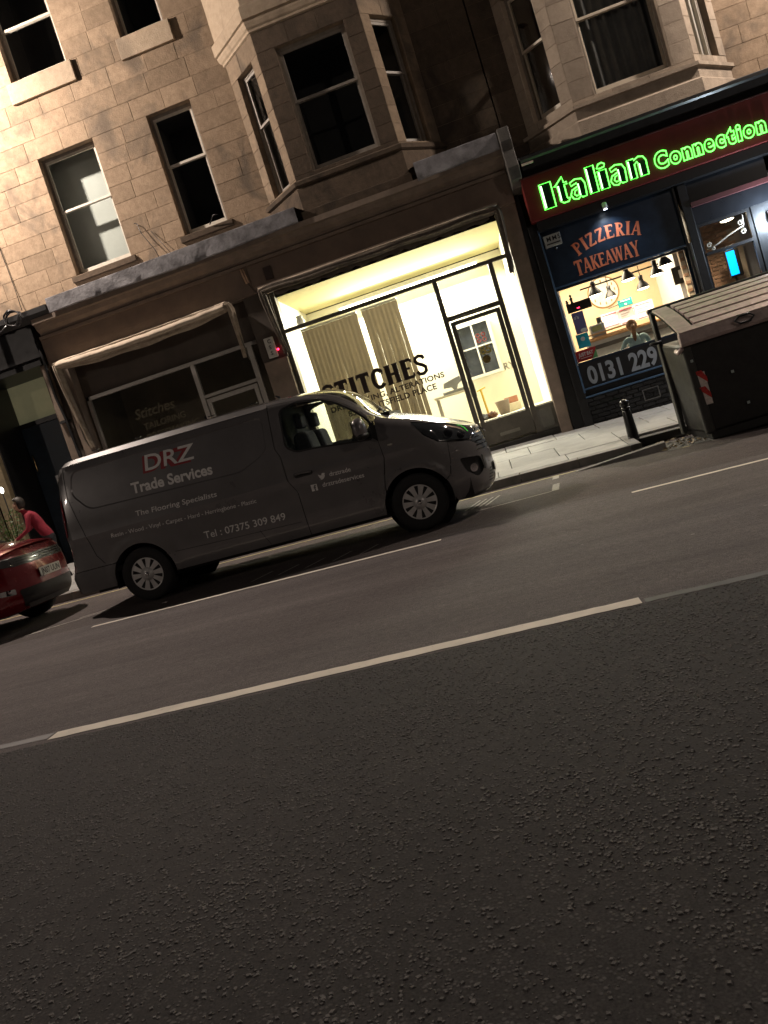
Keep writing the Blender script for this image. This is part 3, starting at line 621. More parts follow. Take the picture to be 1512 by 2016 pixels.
tr = thing('tenement_building', 'sandstone tenement with a pale curtained bay above the red neon sign', 'building', (4.5, YW, zg(4.5)+.3))
BAY2 = [(2.05,YW),(2.83,15.5),(4.93,15.5),(5.70,YW)]
M_bay2 = stone_mat('grey sandstone', (.45,.37,.29), (.33,.27,.21), amt=.4)
bay(tr, BAY2, 5.7, 9.2, (.39,1.75,5.78,8.1), (.22,.86,5.85,8.1), (.2,.88,5.85,8.1), 7.1, 40, M_bay2, mat('cream sash paint', (.6,.53,.42), .5, var=.1, scale=12))
belt(tr, 'base_course', BAY2, [(.05,5.0),(.05,5.42),(.02,5.45)], M_bay2, inner=.15)
belt(tr, 'sill_course', BAY2, [(.02,5.45),(.02,5.62),(.07,5.64),(.07,5.7)], M_bay2, inner=.2)
ashlar(tr, (0,YW), 0, 1.62, 2.12, 5.3, 9.6, [], M_stone2, 50); ashlar(tr, (0,YW), 0, 5.66, 9.0, 5.3, 9.6, [], M_stone, 51)  # narrow left recess takes the dark stone, shade included in its colour
M_curt = mat('dark curtain', (.12,.118,.115), .9, var=.2, scale=5)
def curtain(root, x0, x1, y, z0, z1, n, m, name='curtain', amp=.03):
    mb = MB(); N = n*8
    for i in range(N+1):
        x = x0+(x1-x0)*i/N; yy = y+amp*math.sin(i/8*2*math.pi)+amp*.4*math.sin(i*.37)
        mb.v += [(x, yy, z0), (x, yy+.01*math.sin(i), z1)]
    for i in range(N): mb.f.append((2*i,2*i+2,2*i+3,2*i+1)); mb.m.append(0)
    return obj(name, mb, m, root, smooth=True)
curtain(tr, 3.2, 4.6, 15.85, 5.8, 8.1, 9, M_curt); curtain(tr, 5.05, 5.35, 16.0, 5.85, 8.1, 3, mat('pale curtain', (.4,.38,.33), .9, var=.1))
rf = MB(); rf.prism([(16.3,5.42),(15.25,5.12),(15.22,5.06),(16.3,5.1)], 1.66, 9, 'yz'); obj('shop_roof', rf, mat('black felt', (.03,.03,.031), .7, var=.3, scale=9, bump=.3), tr)

# ================================================================== SHOP FRONTS
M_alu = mat('grey aluminium', (.36,.34,.31), .45, metal=.3, var=.1, scale=12)
M_bronze = mat('bronze aluminium', (.13,.118,.098), .45, metal=.3, var=.15, scale=12)
M_shopglass = glass('shop glass', (.96,.96,.95))
M_dim = mat('dim shop wall', (.10,.085,.062), .9, var=.2, scale=1.5)
M_dkpanel = mat('dark brown panel', (.075,.06,.048), .8, var=.2, scale=2)
M_black = mat('black paint', (.012,.012,.013), .4, var=.3, scale=10)
M_canvas = mat('canvas', (.46,.38,.29), .9, c2=(.27,.215,.16), scale=9, bump=.4, bscale=60)
M_canvas2 = mat('dark canvas', (.16,.13,.10), .9, c2=(.07,.056,.045), scale=7, bump=.4, bscale=60)

# ---- unlit shop behind the van
sh = thing('shop_front', 'unlit tailor shop front with grey frames and cream awning behind the van', 'shop', (-5.8, YS, zp(-5.8, YS)))
def pz(x): return zp(x, YS)
obj('fascia', MB().box(-7.95, -3.6, 15.45, 15.7, 4.5, 5.1), M_brown, sh, bevel=.006)
obj('fascia_moulding', MB().box(-7.93, -3.6, 15.40, 15.45, 5.02, 5.08), M_brown2, sh)
for a, b, mm in ((-8.12, -7.98, M_brown2), (-7.84, -7.6, M_brown2), (-7.98, -7.84, M_dkpanel)):
    obj('pilaster', MB().box(a, b, 15.44 if mm is M_brown2 else 15.5, 15.9, pz(a)-.05, 4.5), mm, sh, bevel=.008)
obj('pilaster', MB().box(-3.86, -3.36, 15.50, 15.9, 3.24, 4.5), M_dkpanel, sh, bevel=.006)
obj('pilaster', MB().box(-3.84, -3.38, 15.47, 15.9, pz(-3.6)-.05, 3.24), M_brown2, sh, bevel=.01)
obj('bulkhead', MB().box(-7.6, -3.86, 15.72, 15.8, 3.75, 4.5), M_dkpanel, sh)
fr = MB(); fr.box(-7.5, -3.9, 15.66, 15.74, 3.67, 3.74).box(-5.31, -5.22, 15.655, 15.735, .9, 3.67).box(-4.12, -4.02, 15.655, 15.735, .5, 3.67).box(-7.55, -7.48, 15.66, 15.74, .9, 3.67)
fr.box(-5.22, -4.12, 15.657, 15.733, 2.99, 3.05)
obj('frame', fr, M_alu, sh, bevel=.004)
dr = MB(); dr.box(-5.2, -5.12, 15.66, 15.71, .55, 2.96).box(-4.22, -4.14, 15.66, 15.71, .55, 2.96).box(-5.12, -4.22, 15.66, 15.71, 2.88, 2.96).box(-5.12, -4.22, 15.66, 15.71, .55, .8)
door = obj('door', dr, M_alu, sh, bevel=.004)
obj('pane', MB().quad((-5.12,15.685,.8),(-4.22,15.685,.8),(-4.22,15.685,2.88),(-5.12,15.685,2.88)), M_shopglass, door, sub=True)
obj('sticker', MB().lathe([(.001,15.67),(.075,15.67),(.075,15.673),(.001,15.673)], 20, (-4.62,0,2.35), 'y'), mat('pale sticker', (.42,.42,.36), .5), door, sub=True)
obj('pane', MB().quad((-7.48,15.70,.95),(-5.31,15.70,.95),(-5.31,15.70,3.67),(-7.48,15.70,3.67)), M_shopglass, sh)
obj('pane', MB().quad((-5.22,15.695,3.05),(-4.12,15.695,3.05),(-4.12,15.695,3.67),(-5.22,15.695,3.67)), M_shopglass, sh)
obj('stall_riser', MB().box(-7.6, -5.25, 15.64, 15.8, pz(-6)-.1, .95), M_brown, sh, bevel=.01)
rm = MB(); rm.quad((-7.6,17.4,.3),(-3.9,17.4,.3),(-3.9,17.4,4.4),(-7.6,17.4,4.4)); rm.quad((-7.6,15.75,.3),(-7.6,17.4,.3),(-7.6,17.4,4.4),(-7.6,15.75,4.4)); rm.quad((-3.9,15.75,.3),(-3.9,17.4,.3),(-3.9,17.4,4.4),(-3.9,15.75,4.4)); rm.quad((-7.6,15.75,.5),(-3.9,15.75,.5),(-3.9,17.4,.5),(-7.6,17.4,.5)); rm.quad((-7.6,15.8,4.4),(-3.9,15.8,4.4),(-3.9,17.4,4.4),(-7.6,17.4,4.4))
obj('interior', rm, M_dim, sh)
M_gold = mat('faded gold lettering', (.10,.085,.045), .5, var=.3, scale=30)
for i, (s, h, x, z) in enumerate((('Stitches', .19, -6.72, 3.02), ('TAILORING', .12, -6.6, 2.78), ('DRESSMAKING', .12, -6.62, 2.57), ('ALTERATIONS', .12, -6.58, 2.37), ('DRY CLEANING', .12, -6.58, 2.17))):
    for q in words(place(text_mb(s, h, bold=.012, shear=.25 if i == 0 else .1), at(x, 15.694, z)), .045): obj('lettering', q, M_gold, sh)
mn = MB(); mn.lathe([(.01,.0),(.15,.02),(.17,.2),(.15,.34),(.21,.5),(.2,.6),(.06,.66),(.055,.74),(.02,.76)], 14, (-5.42, 16.0, 1.95))
mqn = thing('mannequin', 'dark suited mannequin torso with white shirt in the unlit shop window', 'mannequin', (-5.42,16.0,.9))
obj('torso', mn, mat('dark suit', (.02,.02,.025), .8, var=.3), mqn, smooth=True)
obj('shirt_front', MB().prism([(-5.47,2.52),(-5.37,2.52),(-5.42,2.24)], 15.76, 15.80), mat('white shirt', (.55,.56,.6), .8), mqn)
obj('stand', MB().lathe([(.14,.9),(.14,.93),(.02,.95),(.02,1.97)], 12, (-5.42,16.0,0)), M_black, mqn)

# furled canvas hood of an awning: pleated bundle that runs up, across and down
def awning(name, label, x0, x1, ztop, zl, zr, m, sag, seed, thick=.09, m_rail=None):
    random.seed(seed)
    root = thing(name, label, 'awning', ((x0+x1)/2, 15.4, min(zl, zr)), 'awnings over the tailor windows')
    path = []
    n1, n2 = 14, 60
    for i in range(n1): t = i/n1; path.append((x0+.10*(1-t)**2, 15.42-.16*t, zl+(ztop-zl)*t, .55+.45*t))
    for i in range(n2+1): t = i/n2; path.append((x0+(x1-x0)*t, 15.26, ztop-sag*math.sin(math.pi*t)*(1-.3*t)+.01*math.sin(t*23), 1.0+.15*math.sin(t*9)))
    for i in range(1, n1+1): t = i/n1; path.append((x1+.02-.06*t**2, 15.26+.16*t, ztop+(zr-ztop)*t, 1-.5*t))
    K = 30; mb = MB()
    ph = [random.uniform(0, 6.28) for _ in range(5)]
    for i, (x, y, z, s) in enumerate(path):
        a = path[max(i-1, 0)]; b = path[min(i+1, len(path)-1)]; tx, tz = b[0]-a[0], b[2]-a[2]; L = math.hypot(tx, tz) or 1; nx, nz = -tz/L, tx/L
        for k in range(K):
            an = 2*math.pi*k/K
            pl = 1+.2*math.sin(an*7+ph[0]+i*.03)+.12*math.sin(an*11+ph[1]-i*.05)+.05*math.sin(i*.5+ph[2]+an)
            rr = thick*s*pl; mb.v.append((x+nx*rr*math.cos(an)*.85, y+rr*1.15*math.sin(an), z+nz*rr*math.cos(an)*.85))
    for i in range(len(path)-1):
        for k in range(K): mb.f.append((i*K+k, i*K+(k+1) % K, (i+1)*K+(k+1) % K, (i+1)*K+k)); mb.m.append(0)
    obj('hood_fabric', mb, m, root, smooth=True)
    obj('front_rail', MB().tube([(x0-.02,15.2,ztop+.05),(x1+.02,15.2,ztop+.05)], .018, 8), m_rail or M_canvas, root, smooth=True)
    for xx, zz in ((x0, zl), (x1, zr)):
        obj('side_arm', MB().tube([(xx,15.55,zz-.05),(xx+.03,15.35,zz+.2),(xx,15.25,ztop)], .013, 6), M_bronze, root, smooth=True)
    return root
aw1 = awning('awning', 'sagging cream canvas awning folded up over the unlit shop window', -7.72, -4.1, 4.42, 2.75, 3.45, M_canvas, .05, 3, .075)
vl = MB()
for i in range(37):       # slack lower flap of the cream awning
    t = i/36; x = -7.6+3.45*t; d = .10*math.sin(math.pi*t)**.6
    vl.v += [(x,15.27,4.40), (x,15.24,4.36-d*.55+.01*math.sin(i*.8)), (x,15.29,4.33-d+.012*math.sin(i*.6))]
for i in range(36):
    for j in range(2): vl.f.append((3*i+j,3*i+3+j,3*i+4+j,3*i+1+j)); vl.m.append(0)
obj('slack_flap', vl, M_canvas, aw1, smooth=True)
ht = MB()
for i in range(41):       # taut upper fold added facing up, lamp-lit brightness put into paler canvas
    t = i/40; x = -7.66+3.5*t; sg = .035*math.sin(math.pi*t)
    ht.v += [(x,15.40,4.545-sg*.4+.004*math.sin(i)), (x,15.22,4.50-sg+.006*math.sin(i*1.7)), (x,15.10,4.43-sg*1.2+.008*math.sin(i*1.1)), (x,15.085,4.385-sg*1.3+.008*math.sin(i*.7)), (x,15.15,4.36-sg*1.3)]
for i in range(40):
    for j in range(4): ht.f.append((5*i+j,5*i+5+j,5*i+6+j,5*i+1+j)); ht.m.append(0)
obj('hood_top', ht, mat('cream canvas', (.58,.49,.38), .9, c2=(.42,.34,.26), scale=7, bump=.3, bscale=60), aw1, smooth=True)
aw2 = awning('awning', 'dark scalloped canvas awning folded up over the lit shop window', -3.42, 1.05, 4.46, 3.3, 3.35, M_canvas2, .02, 8, .075)
vl = MB()
for i in range(45):
    t = i/44; x = -3.2+4.1*t; d = .10+.045*abs(math.sin(t*math.pi*13))
    vl.v += [(x,15.30,4.44), (x,15.27,4.44-d)]
for i in range(44): vl.f.append((2*i,2*i+2,2*i+3,2*i+1)); vl.m.append(0)
obj('valance', vl, M_canvas2, aw2)
for zz, nm in ((4.56, 'guard_board'),): obj(nm, MB().box(-3.5, 1.1, 15.36, 15.46, 4.55, 4.59), M_brown2, aw2)

# ---- lit tailor's shop
st = thing('shop_front', 'brightly lit tailor shop front with STITCHES painted across the window', 'shop', (-1.1, YS, zp(-1.1, YS)))
obj('fascia', MB().box(-3.6, 1.42, 15.45, 15.7, 4.5, 5.1), M_brown, st, bevel=.006)
obj('fascia_moulding', MB().box(-3.6, 1.40, 15.40, 15.45, 5.02, 5.08), M_brown2, st)
obj('pilaster', MB().hexa([(1.08,15.5,pz(1.2)-.05),(1.28,15.5,pz(1.2)-.05),(1.28,15.9,pz(1.2)-.05),(1.08,15.9,pz(1.2)-.05),(1.12,15.5,4.5),(1.42,15.5,4.5),(1.42,15.9,4.5),(1.12,15.9,4.5)]), M_brown2, st, bevel=.01)
for a in (-3.36, ): obj('jamb', MB().box(a, a+.07, 15.6, 15.85, pz(a)-.05, 4.5), M_bronze, st, bevel=.005)
obj('console_bracket', MB().prism([(15.62,4.62),(15.3,4.68),(15.14,4.8),(15.08,5.0),(15.12,5.3),(15.06,5.45),(15.08,5.68),(15.62,5.7)], 1.42, 1.62, 'yz'), mat('grey painted console', (.12,.112,.1), .6, c2=(.07,.065,.06), scale=8, bump=.3), st, bevel=.015)
obj('bracket_pilaster', MB().box(1.30, 1.5, 15.52, 15.9, pz(1.4)-.05, 4.62), M_black, st, bevel=.006)
f = MB(); f.box(-3.29, 1.08, 15.62, 15.70, 3.665, 3.735)                 # transom
f.box(-.40, -.31, 15.625, 15.705, .45, 3.665); f.box(.66, .75, 15.625, 15.705, .45, 3.665)
f.box(-.31, .66, 15.627, 15.703, 2.90, 2.985)
obj('frame', f, M_bronze, st, bevel=.004)
obj('beading', MB().box(-.25, .45, 15.61, 15.625, 2.925, 2.937), mat('bright bead', (.6,.58,.5), .3, metal=.6), st)
d = MB(); d.box(-.29, -.21, 15.64, 15.69, .50, 2.87).box(.57, .65, 15.64, 15.69, .50, 2.87).box(-.21, .57, 15.64, 15.69, 2.80, 2.87).box(-.21, .57, 15.64, 15.69, .50, .93)
dd = obj('door', d, M_bronze, st, bevel=.004)
obj('letter_plate', MB().box(.0, .38, 15.63, 15.642, .60, .66), mat('letter plate', (.3,.29,.25), .35, metal=.6), dd, sub=True)
obj('pane', MB().quad((-.21,15.665,.93),(.57,15.665,.93),(.57,15.665,2.80),(-.21,15.665,2.80)), M_shopglass, dd, sub=True)
M_red = mat('red vinyl', (.6,.03,.02), .5, var=.05)
for i, j in ((0,0),(1,0),(0,1),(1,1)):
    obj('red_ring', MB().tube([(.12+.105*i+.032*math.cos(a*.5236), 15.655, 2.40+.095*j+.032*math.sin(a*.5236)) for a in range(12)], .011, 6, closed=True), M_red, dd, sub=True)
obj('number_lettering', place(text_mb('85', .15, bold=.03), at(.08, 15.655, 2.14)), mat('yellow lettering', (.55,.45,.12), .5), dd, sub=True)
obj('round_sticker', MB().lathe([(.001,15.652),(.075,15.652),(.075,15.656),(.001,15.656)], 20, (.16,0,2.04), 'y'), mat('brown sticker', (.12,.08,.02), .5, c2=(.25,.17,.04), scale=30), dd, sub=True)
obj('door_lettering', place(text_mb('RY', .13, bold=.01, width=.2), at(.42, 15.655, 1.74)), mat('grey vinyl', (.5,.4,.36), .5), dd, sub=True)
obj('pane', MB().quad((-3.29,15.66,.95),(-.40,15.66,.95),(-.40,15.66,3.665),(-3.29,15.66,3.665)), M_shopglass, st)
obj('pane', MB().quad((-3.29,15.66,3.735),(1.08,15.66,3.735),(1.08,15.66,4.5),(-3.29,15.66,4.5)), M_shopglass, st)
obj('pane', MB().quad((-.31,15.663,2.985),(.66,15.663,2.985),(.66,15.663,3.665),(-.31,15.663,3.665)), M_shopglass, st)
obj('pane', MB().quad((.75,15.663,.93),(1.06,15.663,.93),(1.06,15.663,3.665),(.75,15.663,3.665)), M_shopglass, st)
sr_ = MB(); sr_.box(-3.36, -.40, 15.6, 15.75, pz(-3.3)-.5, .95); sr_.box(.75, 1.09, 15.62, 15.75, .46, .93)
obj('stall_riser', sr_, mat('grey green riser', (.12,.115,.098), .7, var=.2, scale=5), st, bevel=.006)
obj('riser_panel', MB().box(.80, 1.02, 15.61, 15.625, .52, .86), mat('panel grey', (.15,.145,.125), .7, var=.2), st, bevel=.006)
obj('threshold', MB().box(-.42, 1.12, 15.58, 15.75, pz(0)-.1, .455), mat('dark step', (.03,.028,.024), .8, var=.3), st, bevel=.008)
# room behind the glass
M_wallw = mat('cream shop wall', (.84,.82,.70), .9, var=.03, scale=2)
M_ceil = mat('yellow cream ceiling', (.44,.40,.21), .9, var=.03, scale=2)
r = MB(); r.quad((-3.34,18.5,.5),(1.1,18.5,.5),(1.1,18.5,4.34),(-3.34,18.5,4.34)); r.quad((-3.34,15.85,.5),(-3.34,18.5,.5),(-3.34,18.5,4.5),(-3.34,15.85,4.5)); r.quad((1.1,15.75,.5),(1.1,18.5,.5),(1.1,18.5,4.5),(1.1,15.75,4.5))
obj('interior_wall', r, M_wallw, st)
obj('ceiling', MB().quad((-3.34,15.72,4.36),(1.1,15.72,4.36),(1.1,18.5,4.36),(-3.34,18.5,4.36)), M_ceil, st)
obj('floor', MB().box(-3.34, 1.1, 15.75, 18.5, .45, .95), mat('pale floor', (.6,.56,.46), .6, var=.1), st)
for yy in (18.25,):
    lt = thing('strip_light', 'long white strip light high on the back wall of the lit tailor shop', 'lamp', (-1.1, yy, 4.15))
    obj('casing', MB().box(-2.6, .6, yy-.05, yy+.05, 4.20, 4.26), mat('white enamel', (.8,.8,.78), .4), lt)
    obj('tube', MB().tube([(-2.55,yy,4.17),(.55,yy,4.17)], .018, 8), mat('fluorescent tube', (1,.95,.75), .5, var=0, emit=14, ecol=(1,.93,.66)), lt, smooth=True)
    light('strip_light_glow', 'AREA', (-1.0, yy-.06, 4.13), 520, (1,.95,.76), parent=lt, size=(3.1,.12), rot=(R(-35),0,0))
# vertical blinds
M_slat = mat('brown blind fabric', (.17,.138,.09), .8, var=.12, scale=6, trans=.2, rand=.2)
def blind(label, x0, x1, ang, seed):
    random.seed(seed)
    b = thing('vertical_blind', label, 'blind', ((x0+x1)/2, 15.85, 1.0), 'vertical blinds in the lit window')
    obj('headrail', MB().box(x0, x1, 15.8, 15.9, 3.625, 3.66), mat('white rail', (.6,.58,.5), .5), b)
    n = round((x1-x0)/.088)
    for i in range(n):
        x = x0+(i+.5)*(x1-x0)/n; a = ang+random.uniform(-.1,.1); c, s = math.cos(a)*.047, math.sin(a)*.047; t = random.uniform(-.006,.006)
        mb = MB()
        for z in (1.05, 1.9, 2.8, 3.62): mb.v += [(x-c+t*(3.6-z), 15.85-s, z), (x+t*(3.6-z), 15.85+.006, z), (x+c+t*(3.6-z), 15.85+s, z)]
        for j in range(3):
            for k in range(2): q = j*3+k; mb.f.append((q,q+1,q+4,q+3)); mb.m.append(0)
        obj('slat', mb, M_slat, b)
blind('left run of brown vertical blind slats in the lit tailor window', -3.05, -1.93, .35, 1)
blind('narrower right run of brown vertical blind slats beside the bare glass', -1.83, -1.13, .4, 2)
# painted name and trade on the glass
M_ink = mat('black brown sign paint', (.022,.010,.008), .6, var=.2, scale=20)
x = -2.98
for ch in 'STITCHES':
    g = glyph_mb(ch, .37, kx=1.0, fat=1.35); place(g, lambda p, x=x: (x+p[0], 15.655+p[1], 2.13+p[2]))
    obj('letter', g, M_ink, st); x += g.w*1.03+.02
for q in words(place(text_mb('DRESSMAKING, ALTERATIONS', .095, bold=.03, spacing=1.05, width=2.25), at(-2.92, 15.655, 1.97)), .045): obj('trade_lettering', q, M_ink, st)
for q in words(place(text_mb('85 BRUNTSFIELD PLACE', .105, bold=.03, spacing=1.05, width=1.75), at(-2.62, 15.655, 1.80)), .035): obj('address_lettering', q, M_ink, st)
# things inside the lit shop
iw = thing('reflected_window', 'dark panes with white bars imitating a shop door reflection, at the back of the lit shop', 'window', (.06,18.45,1.88), )  # reflection in the door, built as panes and bars on the back wall
w = MB(); w.box(-.34,-.27,18.40,18.47,1.84,3.05).box(.40,.47,18.40,18.47,1.84,3.05).box(-.27,.40,18.40,18.47,2.98,3.05).box(-.27,.40,18.40,18.47,1.84,1.9).box(.04,.075,18.405,18.465,1.9,2.98).box(-.27,.04,18.41,18.46,2.48,2.51).box(.075,.40,18.41,18.46,2.48,2.51)
obj('frame', w, mat('white gloss', (.8,.8,.76), .3), iw)
for a, b, c, dq in ((-.27,.04,1.9,2.48),(.075,.4,1.9,2.48),(-.27,.04,2.51,2.98),(.075,.4,2.51,2.98)): obj('pane', MB().box(a,b,18.435,18.445,c,dq), mat('slate blue pane', (.035,.04,.05), .25, var=.4, scale=3), iw)
sm = MB(); sm.box(-.86,-.42,16.9,17.08,1.66,1.72).prism([(-.8,1.9),(-.45,1.97),(-.42,1.86),(-.52,1.80),(-.56,1.72),(-.46,1.72),(-.44,1.70),(-.62,1.70),(-.66,1.78),(-.82,1.8)], 16.93, 17.05).lathe([(.001,0),(.06,0),(.06,.03),(.001,.03)], 14, (-.42,17.0,1.88), 'x')
solo('sewing_machine', sm, mat('grey machine enamel', (.28,.29,.30), .4), 'grey sewing machine on a table inside the lit shop window', 'sewing machine', bevel=.01)
tb = thing('work_table', 'pale work table under the grey sewing machine', 'table', (-.65,17,.95))
obj('top', MB().box(-1.05,-.3,16.7,17.3,1.62,1.66), mat('pale laminate', (.7,.66,.55), .5), tb)
for a in (-1.0,-.35):
    for b in (16.75,17.25): obj('leg', MB().box(a-.02,a+.02,b-.02,b+.02,.95,1.62), M_alu, tb)
bk = MB().lathe([(.10,.0),(.14,.26),(.15,.26),(.15,.28),(.13,.28),(.09,.01),(.001,.01)], 16, (.22,16.9,.951))
solo('waste_basket', bk, mat('brown plastic', (.28,.23,.2), .5), 'brown tapered waste basket on the floor behind the shop door', 'basket', smooth=True)
solo('cardboard_box', MB().box(.28,.55,17.3,17.5,1.12,1.25), mat('red brown card', (.45,.2,.13), .8), 'small red brown box behind the waste basket in the lit shop', 'box', bevel=.005)
solo('cardboard_box', MB().box(.25,.58,17.25,17.55,.951,1.115), mat('pale card', (.7,.64,.5), .8), 'pale box under the small red brown box in the lit shop', 'box', bevel=.005)
ys = thing('garment_stand', 'yellow garment stand just inside the shop door', 'stand', (-.1,16.9,.951))
obj('post', MB().tube([(-.1,16.9,.98),(-.12,16.9,1.56)], .022, 8), mat('yellow enamel', (.75,.5,.06), .5), ys)
obj('cross_bar', MB().tube([(-.2,16.9,1.55),(-.02,16.9,1.58)], .016, 8), mat('yellow enamel', (.75,.5,.06), .5), ys)
obj('foot', MB().box(-.22,.04,16.82,16.98,.951,.98), mat('yellow enamel', (.75,.5,.06), .5), ys, bevel=.005)
random.seed(4)
for i, (xx, lab, c) in enumerate(((-.2,'crumpled grey cloth bundle nearest the shop door frame',(.3,.3,.32)),(-.04,'crumpled black and orange cloth bundle beside the yellow stand',(.25,.1,.05)))):
    mb = MB(); mb.ico((xx,16.6,1.0),(.11,.09,.06),16,10); mb.v = [(p[0]+random.uniform(-.02,.02),p[1]+random.uniform(-.02,.02),max(.951,p[2]+random.uniform(-.02,.03))) for p in mb.v]
    solo('cloth_bundle', mb, mat('cloth %d' % i, c, .9, c2=(.05,.05,.05), scale=25), lab, 'cloth', smooth=True)
jar = MB().lathe([(.05,0),(.07,.03),(.085,.1),(.06,.16),(.07,.2),(.06,.2),(.05,.16),(.001,.1)], 14, (-3.02,15.95,3.74))
solo('white_jug', jar, mat('white china', (.85,.85,.8), .3), 'small white jug standing on the transom of the lit window', 'jug', smooth=True)
solo('grey_file', MB().box(-.30,-.20,15.75,15.9,1.45,1.75), mat('grey card', (.25,.27,.26), .7), 'grey card file hung behind the shop door post', 'file', bevel=.004)

# ---- small fixings on the fascia
al = thing('alarm_box', 'white CSS alarm box with a red light on the pier between the shops', 'alarm box', (-3.6,15.46,3.28))
obj('case', MB().box(-3.70,-3.52,15.40,15.47,3.28,3.66), mat('white alarm plastic', (.55,.53,.48), .5, var=.15, scale=12), al, bevel=.01)
for i, c in enumerate('CSS'): obj('lettering', place(text_mb(c, .07, bold=.02), at(-3.635, 15.396, 3.55-i*.11)), M_black, al)
obj('red_light', MB().ico((-3.485,15.42,3.40),(.02,.02,.02)), mat('red led', (1,.05,.1), .5, var=0, emit=9, ecol=(1,.02,.08)), al, smooth=True)
cp = thing('bell_tube', 'short copper coloured tube with a wire on the fascia between the shops', 'tube', (-3.68,15.4,4.73))
obj('tube', MB().tube([(-3.70,15.41,5.0),(-3.67,15.41,4.72)], .022, 10).tube([(-3.655,15.40,5.0),(-3.63,15.40,4.72)], .014, 8), mat('copper paint', (.5,.33,.22), .5), cp, smooth=True)
obj('wire', MB().tube([(-3.65,15.42,4.72),(-3.6,15.42,4.6),(-3.5,15.42,4.45)], .006, 6), M_black, cp)
solo('vent_cover', MB().box(-3.3,-3.15,15.42,15.452,4.66,4.9), mat('vent brown', (.05,.035,.03), .8), 'small dark vent cover on the fascia above the lit awning', 'vent', bevel=.004)
def wire(label, pts, r=.005):
    mb = MB().tube(pts, r, 6); solo('wall_cable', mb, M_black, label, 'cable', smooth=True)
wire('thin cable running down the wall left of the lowest sash window', [(-8.75,16.27,9.0),(-8.68,16.27,8.0),(-8.55,16.27,7.2),(-8.53,16.27,6.4),(-8.5,16.2,5.9)], .008)
wire('bent stray cable on the wall between the two lower windows', [(-5.68,16.27,6.75),(-5.62,16.25,6.72),(-5.58,16.2,6.5),(-5.4,16.15,6.1),(-5.35,16.1,5.9)], .008)
wire('short loose cable end on the wall between the lower windows', [(-5.4,16.27,6.5),(-5.2,16.2,6.1),(-5.1,16.15,5.92)], .006)
wire('twig like cable end sticking up over the narrow window sill', [(-4.2,16.2,6.2),(-4.05,16.1,6.32),(-3.95,16.05,6.28)], .01)

# ---- doorway at the far left
lu = thing('shop_front', 'dark shop front with a pale fanlight over a blue doorway at the far left', 'shop', (-9.2, YS, zp(-9.2, YS)))
obj('fascia', MB().box(-13, -8.02, 15.38, 15.7, 4.72, 5.35), M_black, lu, bevel=.01)
obj('cornice', MB().prism([(15.7,5.35),(15.3,5.35),(15.2,5.48),(15.2,5.58),(15.7,5.62)], -13, -7.5, 'yz'), mat('black glossy cornice', (.02,.02,.021), .35, var=.3, scale=8), lu)
obj('soffit', MB().box(-9.9, -8.12, 15.5, 16.65, 4.6, 4.72), M_black, lu)
obj('fanlight', MB().quad((-9.75,16.6,3.78),(-8.3,16.6,3.78),(-8.3,16.6,4.7),(-9.75,16.6,4.7)), mat('glowing fanlight panel', (.4,.37,.21), .8, var=.1, scale=3, emit=.055, ecol=(.95,.9,.52)), lu)  # faint emission stands for dim room light behind the panel
obj('fanlight_frame', MB().box(-9.8,-8.2,16.5,16.62,3.68,3.78), M_black, lu)
obj('door', MB().box(-9.6,-8.25,16.55,16.62,.7,3.68), mat('dark blue door', (.018,.03,.045), .5, var=.2), lu)
obj('jamb', MB().box(-9.9,-9.62,15.6,16.6,.6,4.6), M_black, lu); obj('side_wall', MB().box(-8.22,-8.12,15.6,16.62,.5,4.6), M_brown2, lu)
for a in (-9.95,-10.55): obj('pillar', MB().box(a,a+.3,15.45,15.9,.5,4.72), mat('ochre stone', (.24,.19,.11), .85, var=.25, scale=6, bump=.3), lu, bevel=.02)
obj('shop_window', MB().quad((-13,15.7,1.2),(-10.25,15.7,1.2),(-10.25,15.7,4.6),(-13,15.7,4.6)), mat('dark green glass', (.02,.028,.02), .1), lu)
obj('stall_riser', MB().box(-13,-10.25,15.6,15.75,.5,1.2), M_black, lu)
obj('door_handle', MB().tube([(-9.52,16.5,2.75),(-9.5,16.47,2.95),(-9.52,16.5,3.1)], .018, 8), mat('brass', (.75,.55,.28), .25, metal=.9), lu, smooth=True)
obj('door_plate', MB().box(-9.2,-9.12,16.52,16.55,2.2,2.55), mat('steel plate', (.3,.3,.3), .35, metal=.7), lu)
co = thing('cable_coil', 'black coil of cable slung on the cornice at the far left', 'cable', (-8.15,15.2,5.3))
random.seed(2)
for k in range(5):
    c = MB().tube([(-8.15+.16*math.cos(a/18*6.283)*(1+.12*math.sin(k*2+a)), 15.14-.03*k+.02*math.sin(a), 5.5+.14*math.sin(a/18*6.283)+.015*math.cos(k*3+a*.7)) for a in range(18)], .014, 6, closed=True)
    obj('loop', c, mat('glossy black cable', (.04,.04,.042), .25, var=.2), co, smooth=True)
obj('tail', MB().tube([(-8.3,15.15,5.45),(-8.5,15.16,5.36),(-8.75,15.16,5.4),(-9.0,15.16,5.33)], .016, 6), mat('glossy black cable', (.04,.04,.042), .25), co, smooth=True)
dn = thing('drainpipe', 'kinked dark pipe down the edge of the unlit shop front', 'pipe', (-7.9,15.4,.6))
obj('pipe', MB().tube([(-8.02,15.4,5.05),(-7.99,15.39,4.7),(-8.0,15.39,3.9),(-7.94,15.37,3.45),(-7.92,15.38,2.6),(-7.92,15.38,.7)], .03, 10), M_black, dn, smooth=True)
obj('bracket', MB().box(-8.1,-7.9,15.38,15.46,3.38,3.43), M_black, dn)

